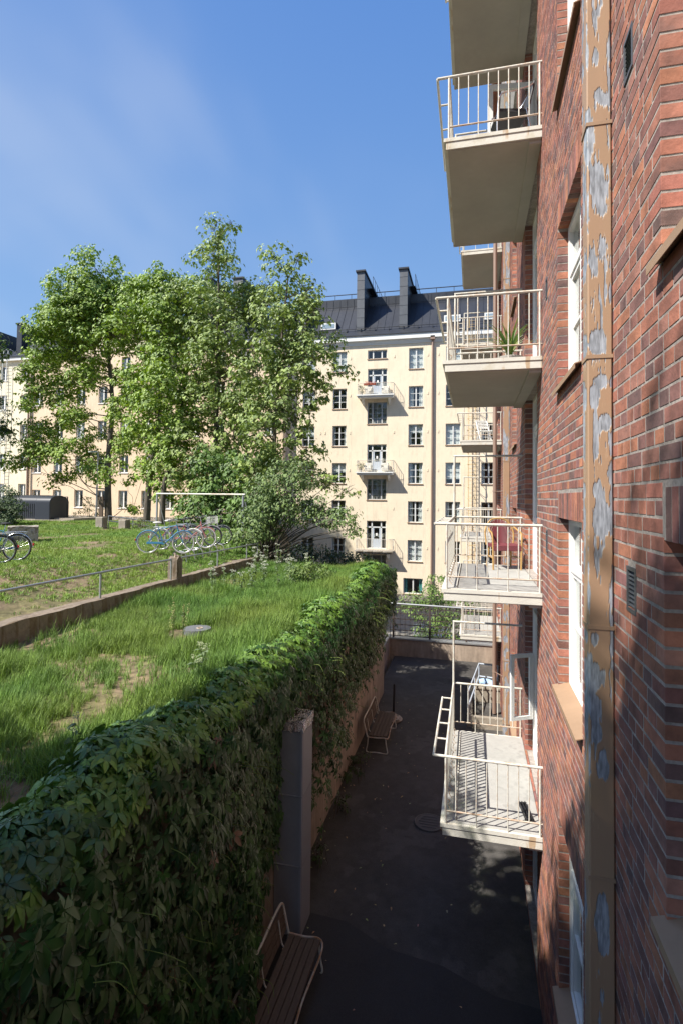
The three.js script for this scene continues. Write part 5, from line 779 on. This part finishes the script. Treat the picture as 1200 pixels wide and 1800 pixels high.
{
  const t = thing('cafe_chair', 'grey tube chair with dark seat on the topmost open balcony', 'chair'); t.position.copy(W(0.50, 11.705, 7.95)); t.rotation.y = -1.35;
  const seat = mat({ color: lin(0.03, 0.03, 0.032), roughness: 0.6 });
  for (const s of [-1, 1]) mesh('frame', wire([V3(0.22 * s, 0, 0.24), V3(0.23 * s, 0.35, 0.24), V3(0.25 * s, 0.62, 0.2), V3(0.25 * s, 0.68, 0), V3(0.23 * s, 0.76, -0.2), V3(0.15 * s, 0.86, -0.28), V3(0, 0.88, -0.3)], 0.012, 7, 40), M.chrome, t);
  for (const s of [-1, 1]) mesh('rear_leg', tube(V3(0.2 * s, 0, -0.26), V3(0.22 * s, 0.45, -0.16), 0.012, 7), M.chrome, t);
  mesh('seat', cbox(0.42, 0.045, 0.42, 0.015).translate(0, 0.43, 0.02), seat, t);
  const b = cbox(0.36, 0.42, 0.03, 0.012); b.rotateX(-0.22); b.translate(0, 0.68, -0.25); mesh('backrest', b, seat, t);
}
{
  const R = rng(5001), t = thing('potted_plant', 'spiky yellow green potted plant on the balcony below', 'plant'); t.position.copy(W(0.55, 8.585, 8.75)); t.scale.setScalar(1.25);
  mesh('pot', new THREE.LatheGeometry([[0, 0], [0.11, 0], [0.15, 0.22], [0.165, 0.24], [0.15, 0.24], [0.14, 0.2], [0, 0.2]].map(p => new THREE.Vector2(...p)), 20), mat({ color: lin(0.35, 0.33, 0.3) }), t);
  const lm = [leafMat({ color: lin(0.20, 0.30, 0.04) }), leafMat({ color: lin(0.10, 0.20, 0.03) }), leafMat({ color: lin(0.32, 0.36, 0.08) })];
  for (let i = 0; i < 46; i++) { const a = R() * 6.283, l = 0.32 + 0.28 * R(), g = new THREE.PlaneGeometry(0.03, l, 1, 6), p = g.attributes.position, e = 0.3 + 0.9 * R(); for (let k = 0; k < p.count; k++) { const u = p.getY(k) / l + 0.5, w = p.getX(k) * (1 - u * u) * 1.3, th = e * u * 1.2; p.setXYZ(k, w, l * u * Math.cos(th * 0.8), l * u * Math.sin(th)); } g.computeVertexNormals(); g.rotateY(a); g.translate(0, 0.2, 0); mesh('blade', g, lm[i % 3], t); }
}
{
  const t = thing('boot_scraper', 'small black iron boot scraper on the lowest balcony floor', 'scraper'); t.position.copy(W(0.72, 2.34, 8.0)); t.rotation.y = 0.15;
  for (const x of [-0.04, 0, 0.04]) mesh('bar', cbox(0.012, 0.05, 0.44, 0.003).translate(x, 0.03, 0), M.dark, t); for (const z of [-0.2, 0.2]) mesh('end', cbox(0.12, 0.05, 0.015, 0.003).translate(0, 0.026, z), M.dark, t);
}
{ // chair on the farther balcony
  const t = thing('folding_chair', 'white folding chair on the farther balcony beside the slim brown pipe', 'chair'); t.position.copy(W(0.35, 8.58, 19.4)); t.rotation.y = 0.4;
  for (const s of [-1, 1]) { mesh('leg', tube(V3(0.2 * s, 0, 0.25), V3(0.2 * s, 0.85, -0.2), 0.015, 6), M.white, t); mesh('leg', tube(V3(0.2 * s, 0, -0.25), V3(0.2 * s, 0.46, 0.18), 0.015, 6), M.white, t); }
  for (let k = 0; k < 4; k++) mesh('seat_slat', cbox(0.42, 0.02, 0.08, 0.004).translate(0, 0.45, -0.12 + k * 0.1), M.white, t); for (let k = 0; k < 3; k++) mesh('back_slat', cbox(0.42, 0.08, 0.02, 0.004).translate(0, 0.6 + k * 0.11, -0.1 - k * 0.05), M.white, t);
}
{ // on the cream house's balconies
  const R = rng(5101), mk = (label, x, y, d, c, kind) => { const t = thing(kind === 'box' ? 'flower_box' : kind === 'chair' ? 'balcony_chair' : 'balcony_plant', label, kind === 'box' ? 'planter' : kind === 'chair' ? 'chair' : 'plant'); t.position.copy(W(x, y, d)); return t; };
  for (const [yb, n, nm] of [[yOf(8.45), 0, 'upper'], [yOf(2.1), 1, 'middle']]) {
    const p = mk(`potted shrub on the cream house's ${nm} balcony`, -9.0, yb, 43.6, 0, 'plant'); mesh('pot', new THREE.CylinderGeometry(0.16, 0.12, 0.3, 12).translate(0, 0.15, 0), M.stone, p); instanced('foliage', ovalLeaf, M.leaf, crown(R, [[0, 0.6, 0, 0.3], [0.1, 0.45, 0, 0.25]], { ...sh, clumps: 120, cr: 0.1, size: 0.08, ca: [0.05, 0.1, 0.02], cb: [0.25, 0.22, 0.05] }), p);
    for (const [x, w] of [[-8.4, n ? 'left hand' : 'left hand'], [-7.0, 'right hand']]) { const c = mk(`pale ${x < -8 ? 'wicker' : 'cushioned'} chair on the cream house's ${nm} balcony`, x, yb, 43.75, 0, 'chair'); mesh('seat', cbox(0.55, 0.3, 0.5, 0.03).translate(0, 0.25, 0), M.paleCon, c); mesh('backrest', cbox(0.55, 0.55, 0.12, 0.03).translate(0, 0.5, -0.2), M.paleCon, c); for (const s of [-1, 1]) mesh('armrest', cbox(0.09, 0.22, 0.5, 0.02).translate(0.27 * s, 0.48, 0), M.paleCon, c); }
  }
  const f = mk("red geranium box hanging on the cream house's upper balcony rail", -8.2, yOf(9.25), 43.1, 0, 'box'); mesh('trough', cbox(1.0, 0.16, 0.16, 0.01), mat({ color: lin(0.25, 0.06, 0.03) }), f); instanced('blossom', ovalLeaf, mat({ side: THREE.DoubleSide }), crown(R, [[-0.3, 0.14, 0, 0.16], [0, 0.15, 0, 0.16], [0.3, 0.14, 0, 0.16]], { ...sh, clumps: 260, per: 10, cr: 0.06, size: 0.05, ca: [0.45, 0.03, 0.03], cb: [0.5, 0.1, 0.05] }), f);
}
// ================================================================ things on the upper lawn
function bicycle(label, rear, front, c, o = {}) {                      // rear and front wheel points on the ground
  const t = thing('bicycle', label, 'bicycle', 'bicycles parked on the lawn'); const v = front.clone().sub(rear), L = v.length(); t.position.copy(rear); t.rotation.y = -Math.atan2(v.z, v.x); if (o.lean) t.rotateX(o.lean);
  const r = 0.34, s = 1.06 / 1.06, fm = mat({ color: lin(...c), roughness: 0.35 }), B = 1.06;
  const hub = [V3(0, r, 0), V3(B, r, 0)], bb = V3(0.46, 0.28, 0), seatT = V3(0.30, 0.80, 0), head = V3(0.86, 0.86, 0), headB = V3(0.90, 0.68, 0);
  hub.forEach((h, k) => { const w = group('wheel', t); w.position.copy(h); mesh('tyre', new THREE.TorusGeometry(r - 0.016, 0.018, 8, 40), o.pale ? mat({ color: lin(0.42, 0.40, 0.37) }) : M.rubber, w); mesh('rim', new THREE.TorusGeometry(r - 0.042, 0.011, 6, 40), M.chrome, w); const sp = []; for (let i = 0; i < 20; i++) { const a = i / 20 * 6.283; sp.push(tube(V3(0, 0, i % 2 ? 0.025 : -0.025), V3(Math.cos(a) * (r - 0.045), Math.sin(a) * (r - 0.045), 0), 0.0016, 3)); } mesh('spokes', sp, M.chrome, w); mesh('hub', new THREE.CylinderGeometry(0.02, 0.02, 0.09, 10).rotateX(Math.PI / 2), M.chrome, w); });
  const low = o.stepThrough;
  mesh('frame', [tube(bb, seatT, 0.015, 8), tube(bb, headB, 0.017, 8), low ? tube(bb.clone().lerp(seatT, 0.35), head.clone().lerp(headB, 0.4), 0.015, 8) : tube(seatT.clone().lerp(bb, 0.1), head, 0.014, 8), tube(headB, head.clone().add(V3(-0.01, 0.03, 0)), 0.019, 8), ...[-1, 1].flatMap(q => [tube(bb.clone().add(V3(0, 0, 0.03 * q)), hub[0].clone().add(V3(0, 0, 0.05 * q)), 0.009, 6), tube(seatT.clone().lerp(bb, 0.12).add(V3(0, 0, 0.02 * q)), hub[0].clone().add(V3(0, 0, 0.05 * q)), 0.008, 6)])], fm, t);
  mesh('fork', [-1, 1].map(q => wire([headB.clone().add(V3(0, -0.02, 0.03 * q)), V3(0.98, 0.5, 0.045 * q), hub[1].clone().add(V3(0, 0, 0.05 * q))], 0.010, 6, 10)), fm, t);
  mesh('seat_post', tube(seatT, V3(0.275, 0.92, 0), 0.012, 8), M.chrome, t);
  const sd = new THREE.SphereGeometry(1, 14, 8); sd.scale(0.14, 0.035, 0.08); { const p = sd.attributes.position; for (let i = 0; i < p.count; i++) { const u = p.getX(i); if (u > 0) p.setZ(i, p.getZ(i) * (1 - u * 5)); } } sd.computeVertexNormals(); sd.translate(0.27, 0.945, 0); mesh('saddle', sd, o.saddle || M.black, t);
  mesh('handlebar', [tube(head, V3(0.84, 1.0, 0), 0.012, 8), wire([V3(0.66, 1.02, 0.27), V3(0.80, 1.03, 0.2), V3(0.85, 1.0, 0.05), V3(0.85, 1.0, -0.05), V3(0.80, 1.03, -0.2), V3(0.66, 1.02, -0.27)], 0.011, 7, 30)], M.chrome, t);
  mesh('grip', [tube(V3(0.64, 1.02, 0.28), V3(0.74, 1.025, 0.24), 0.017, 8), tube(V3(0.64, 1.02, -0.28), V3(0.74, 1.025, -0.24), 0.017, 8)], M.black, t);
  const cr = group('crank', t); cr.position.copy(bb); mesh('chainring', new THREE.TorusGeometry(0.085, 0.012, 6, 24).translate(0, 0, 0.05), M.black, cr); mesh('arm', [tube(V3(0, 0, 0.06), V3(0.12, -0.12, 0.06), 0.01, 6), tube(V3(0, 0, -0.06), V3(-0.12, 0.12, -0.06), 0.01, 6)], M.chrome, cr); mesh('pedal', [cbox(0.09, 0.02, 0.09, 0.004).translate(0.12, -0.12, 0.11), cbox(0.09, 0.02, 0.09, 0.004).translate(-0.12, 0.12, -0.11)], M.black, cr);
  mesh('chain_guard', cbox(0.5, 0.06, 0.012, 0.004).translate(0.22, 0.33, 0.055), fm, t);
  mesh('mudguard', hub.map((h, k) => new THREE.TorusGeometry(r + 0.02, 0.016, 4, 24, k ? 2.2 : 2.7).rotateZ(k ? 0.7 : 0.45).scale(1, 1, 1.6).translate(h.x, h.y, 0)), o.guard || fm, t);
  mesh('carrier', [tube(V3(-0.22, 0.74, 0.06), V3(0.28, 0.74, 0.05), 0.006, 5), tube(V3(-0.22, 0.74, -0.06), V3(0.28, 0.74, -0.05), 0.006, 5), tube(V3(-0.2, 0.74, 0.06), V3(0, r, 0.055), 0.005, 5), tube(V3(-0.2, 0.74, -0.06), V3(0, r, -0.055), 0.005, 5)], M.chrome, t);
  mesh('reflector', cbox(0.03, 0.06, 0.05, 0.006).translate(-r - 0.04, 0.42, 0), mat({ color: lin(0.45, 0.02, 0.02), roughness: 0.3 }), t);
  if (o.basket) { const bk = group('basket', t), w = []; for (let i = 0; i < 5; i++) { const y = 0.78 + i * 0.055; w.push(wire([V3(0.93, y, 0.17), V3(1.2, y, 0.17), V3(1.2, y, -0.17), V3(0.93, y, -0.17)], 0.004, 4, 24, true)); } for (let i = 0; i < 10; i++) { const z = -0.17 + i * 0.038; w.push(tube(V3(1.2, 0.78, z), V3(1.2, 1.0, z), 0.003, 4), tube(V3(0.93, 0.78, z), V3(0.93, 1.0, z), 0.003, 4)); } mesh('wires', w, M.white, bk); }
  return t;
}
const gY = (x, d) => W(x, upY(x, d), d);
bicycle('light blue bicycle with pale tyres, foremost in the row by the kerb', gY(-9.62, 14.7), gY(-8.62, 15.02), [0.05, 0.20, 0.36], { pale: 1, saddle: mat({ color: lin(0.6, 0.58, 0.55) }) });
bicycle('grey blue bicycle with white saddle standing behind the light blue one', gY(-9.65, 15.45), gY(-8.72, 15.62), [0.13, 0.17, 0.24], { lean: 0.06, pale: 1, saddle: mat({ color: lin(0.7, 0.68, 0.66) }), guard: M.white });
bicycle('red framed bicycle with low step through frame in the middle of the row', gY(-9.62, 16.2), gY(-8.75, 16.4), [0.42, 0.16, 0.16], { lean: -0.05, stepThrough: 1, pale: 1 });
bicycle('pale silver bicycle with a white wire basket on its handlebar', gY(-9.75, 16.9), gY(-8.86, 17.1), [0.30, 0.29, 0.33], { lean: 0.05, stepThrough: 1, basket: 1 });
bicycle('grey bicycle at the end of the row beside the shrub', gY(-9.7, 17.55), gY(-8.85, 17.8), [0.16, 0.17, 0.18], { lean: -0.04 });
bicycle('teal bicycle with black tyres standing near the stone block', gY(-11.15, 11.35), gY(-12.1, 10.9), [0.04, 0.18, 0.26], { lean: 0.04, guard: M.chrome });
bicycle('dark bicycle with silver rims in front of the teal one', gY(-11.0, 10.75), gY(-12.0, 10.3), [0.03, 0.035, 0.05], { lean: -0.03 });
{
  const t = thing('bicycle_rack', 'low looped steel bicycle rack under the row of bicycles', 'rack'); for (let k = 0; k < 6; k++) { const p = gY(-8.75 + k * 0.0, 15.1 + k * 0.52); mesh('loop', wire([p.clone().add(V3(0.25, 0, 0.05)), p.clone().add(V3(0.18, 0.28, 0.05)), p.clone().add(V3(-0.18, 0.28, 0.05)), p.clone().add(V3(-0.25, 0, 0.05))], 0.012, 6, 18), M.galv, t); } mesh('base_rail', tube(gY(-8.75, 14.9).add(V3(0, 0.02, 0)), gY(-8.75, 18.0).add(V3(0, 0.04, 0)), 0.014, 6), M.galv, t);
}
{
  const g = new THREE.BoxGeometry(0.95, 0.62, 0.75, 8, 6, 8), p = g.attributes.position; for (let i = 0; i < p.count; i++) { const a = p.getX(i), b = p.getY(i), c = p.getZ(i), n = vn(a * 5 + 20, c * 5 + b * 4) - 0.5; p.setXYZ(i, a * (1 + 0.05 * n), b + 0.04 * n, c * (1 + 0.06 * n)); } g.computeVertexNormals();
  const t = thing('stone_block', 'rough square stone block with dark weathered patches on the upper lawn', 'stone'); t.position.copy(W(-15.75, upY(-15.75, 16.3) + 0.26, 16.3)); t.rotation.y = 0.75; mesh('block', metric(g), M.stone, t);
}
{ // bin shelter
  const t = thing('bin_shelter', 'dark grey ribbed bin shelter with rounded lid', 'bins', 'bin shelters'), nav = mat({ color: lin(0.030, 0.034, 0.044), roughness: 0.45 }); t.position.copy(W(-28.3, 5.0, 30));
  const hood = (w, name, x, z) => { const s = new THREE.Shape(); s.moveTo(-0.8, 0); s.lineTo(0.8, 0); s.lineTo(0.8, 1.05); s.bezierCurveTo(0.75, 1.35, 0.3, 1.45, 0, 1.45); s.bezierCurveTo(-0.5, 1.45, -0.8, 1.3, -0.8, 1.05); const g = new THREE.ExtrudeGeometry(s, { depth: w, bevelEnabled: true, bevelSize: 0.04, bevelThickness: 0.06, bevelSegments: 3, curveSegments: 10 }); g.rotateY(Math.PI / 2); g.translate(x, 0.1, z); return g; };
  mesh('body', hood(3.1, '', -1.9, 0), nav, t); mesh('side_body', hood(1.0, '', 1.35, 0.35), nav, t); mesh('lid', new THREE.CylinderGeometry(0.9, 0.9, 3.2, 24, 1, false, 0, Math.PI).rotateZ(Math.PI / 2).rotateX(-Math.PI / 2).scale(1, 0.42, 1).translate(-0.35, 1.22, 0), M.black, t);
  for (let k = 0; k < 20; k++) mesh('rib', box(-1.8 + k * 0.15, -1.77 + k * 0.15, 0.15, 1.05, -0.86, -0.835), M.dark, t);
  const b = thing('bin_platform', 'low dark stone platform under the bin shelter', 'platform'); mesh('slab', [box(-30.6, -24.4, 4.5, 5.06, 28.6, 31.4), box(-27.0, -24.4, 5.06, 5.16, 29.2, 31.4)], M.roughCon, b);
  const f = thing('steel_frame', 'thin dark steel frame standing beside the bin shelter', 'frame'); mesh('frame', [tube(W(-25.6, 5.15, 30), W(-25.6, 6.5, 30), 0.035, 6), tube(W(-26.2, 6.5, 30), W(-25.6, 6.5, 30), 0.035, 6), tube(W(-26.2, 5.15, 30), W(-26.2, 6.5, 30), 0.035, 6)], M.dark, f);
}
for (const [x, d, h, n] of [[-18.1, 23.6, 0.62, 'taller'], [-17.0, 23.9, 0.52, 'shorter']]) { const t = thing('granite_post', `${n} grey granite post at the top of the lawn steps`, 'post', 'granite posts'); t.position.copy(W(x, upY(x, d) - 0.05, d)); const g = cbox(0.42, h, 0.42, 0.03).translate(0, h / 2, 0); mesh('shaft', g, M.roughCon, t); }
{ const t = thing('step_railing', 'pale sloping pipe railing between the two granite posts', 'railing'); for (const dy of [0.45, 0.2]) mesh('rail', tube(W(-18.0, 5.0 + dy + 0.15, 24), W(-16.2, 4.8 + dy, 25.5), 0.03, 6), M.galv, t); for (const k of [0, 0.5, 1]) mesh('post', tube(W(lerp(-18, -16.2, k), 4.6, lerp(24, 25.5, k)), W(lerp(-18, -16.2, k), lerp(5.6, 5.25, k), lerp(24, 25.5, k)), 0.025, 6), M.galv, t); }
{ // carpet-beating frame
  const t = thing('carpet_frame', 'high horizontal steel bar on posts above the bicycles', 'frame'), pl = mat({ map: M.rail.map, roughness: 0.6 }); mesh('bar', tube(W(-15.3, 6.76, 24), W(-9.3, 6.75, 21.2), 0.04, 8), pl, t); for (const [x, d, y] of [[-15.25, 24, 6.76], [-9.4, 21.2, 6.74]]) { mesh('post', tube(W(x, 4.2, d), W(x, y, d), 0.05, 8), M.galv, t); mesh('brace', tube(W(x + 0.5, 4.6, d + 0.2), W(x + 0.1, y - 0.3, d), 0.02, 6), M.galv, t); }
}
{ const t = thing('lamp_post', 'slim grey lamp post with flat head beside the straight maple trunk', 'lamp'); t.position.copy(W(-25.15, 4.7, 32.2)); mesh('pole', tube(V3(0, 0, 0), V3(0.05, 4.9, 0), 0.06, 8, 0.045), M.galv, t); mesh('head', cbox(0.75, 0.07, 0.28, 0.02).translate(-0.28, 4.92, 0), M.frameGrey, t); const k = thing('wooden_stake', 'weathered brown stake leaning on the straight maple trunk', 'stake'); mesh('stake', cbox(0.32, 1.9, 0.1, 0.02).translate(-24.75, 5.6, -32.2), M.wood, k); }
// ================================================================ things beyond the fence
{
  const t = thing('white_bench', 'white painted slatted garden bench beyond the lattice fence', 'bench'); t.position.copy(W(-2.2, -1.62, 31.5)); t.rotation.y = 0.25; for (let k = 0; k < 4; k++) { mesh('seat_slat', cbox(2.2, 0.04, 0.1, 0.008).translate(0, 0.45, -0.18 + k * 0.12), M.white, t); mesh('back_slat', cbox(2.2, 0.1, 0.03, 0.008).translate(0, 0.58 + k * 0.13, -0.28 - k * 0.03), M.white, t); } for (const x of [-1, 1]) mesh('leg', [cbox(0.08, 0.9, 0.08).translate(x, 0.45, -0.28), cbox(0.08, 0.45, 0.08).translate(x, 0.22, 0.2)], M.white, t);
  for (const [x, d, n] of [[-3.3, 29.5, 'beside the white bench'], [-0.6, 30, 'in front of the white bench'], [0.3, 29, 'near the brick house']]) { const q = thing('planter_bed', `long low white edged planter ${n}`, 'planter'); mesh('box', [box(x - 0.9, x + 0.9, -1.62, -1.15, d - 0.35, d - 0.27), box(x - 0.9, x + 0.9, -1.62, -1.15, d + 0.27, d + 0.35), box(x - 0.9, x - 0.82, -1.62, -1.151, d - 0.27, d + 0.27), box(x + 0.82, x + 0.9, -1.62, -1.151, d - 0.27, d + 0.27)], M.white, q); mesh('soil', box(x - 0.82, x + 0.82, -1.6, -1.22, d - 0.27, d + 0.27), M.soil, q); }
  const a = thing('striped_awning', 'small blue and white striped awning low on the cream house', 'awning'); for (let k = 0; k < 8; k++) { const g = cbox(0.2, 0.03, 0.9, 0.005); g.rotateX(0.4); g.translate(-7.9 + k * 0.2, -0.75, -43.5); mesh('stripe', g, k % 2 ? M.white : mat({ color: lin(0.12, 0.13, 0.3) }), a); }
}
renderer.render(scene, camera);
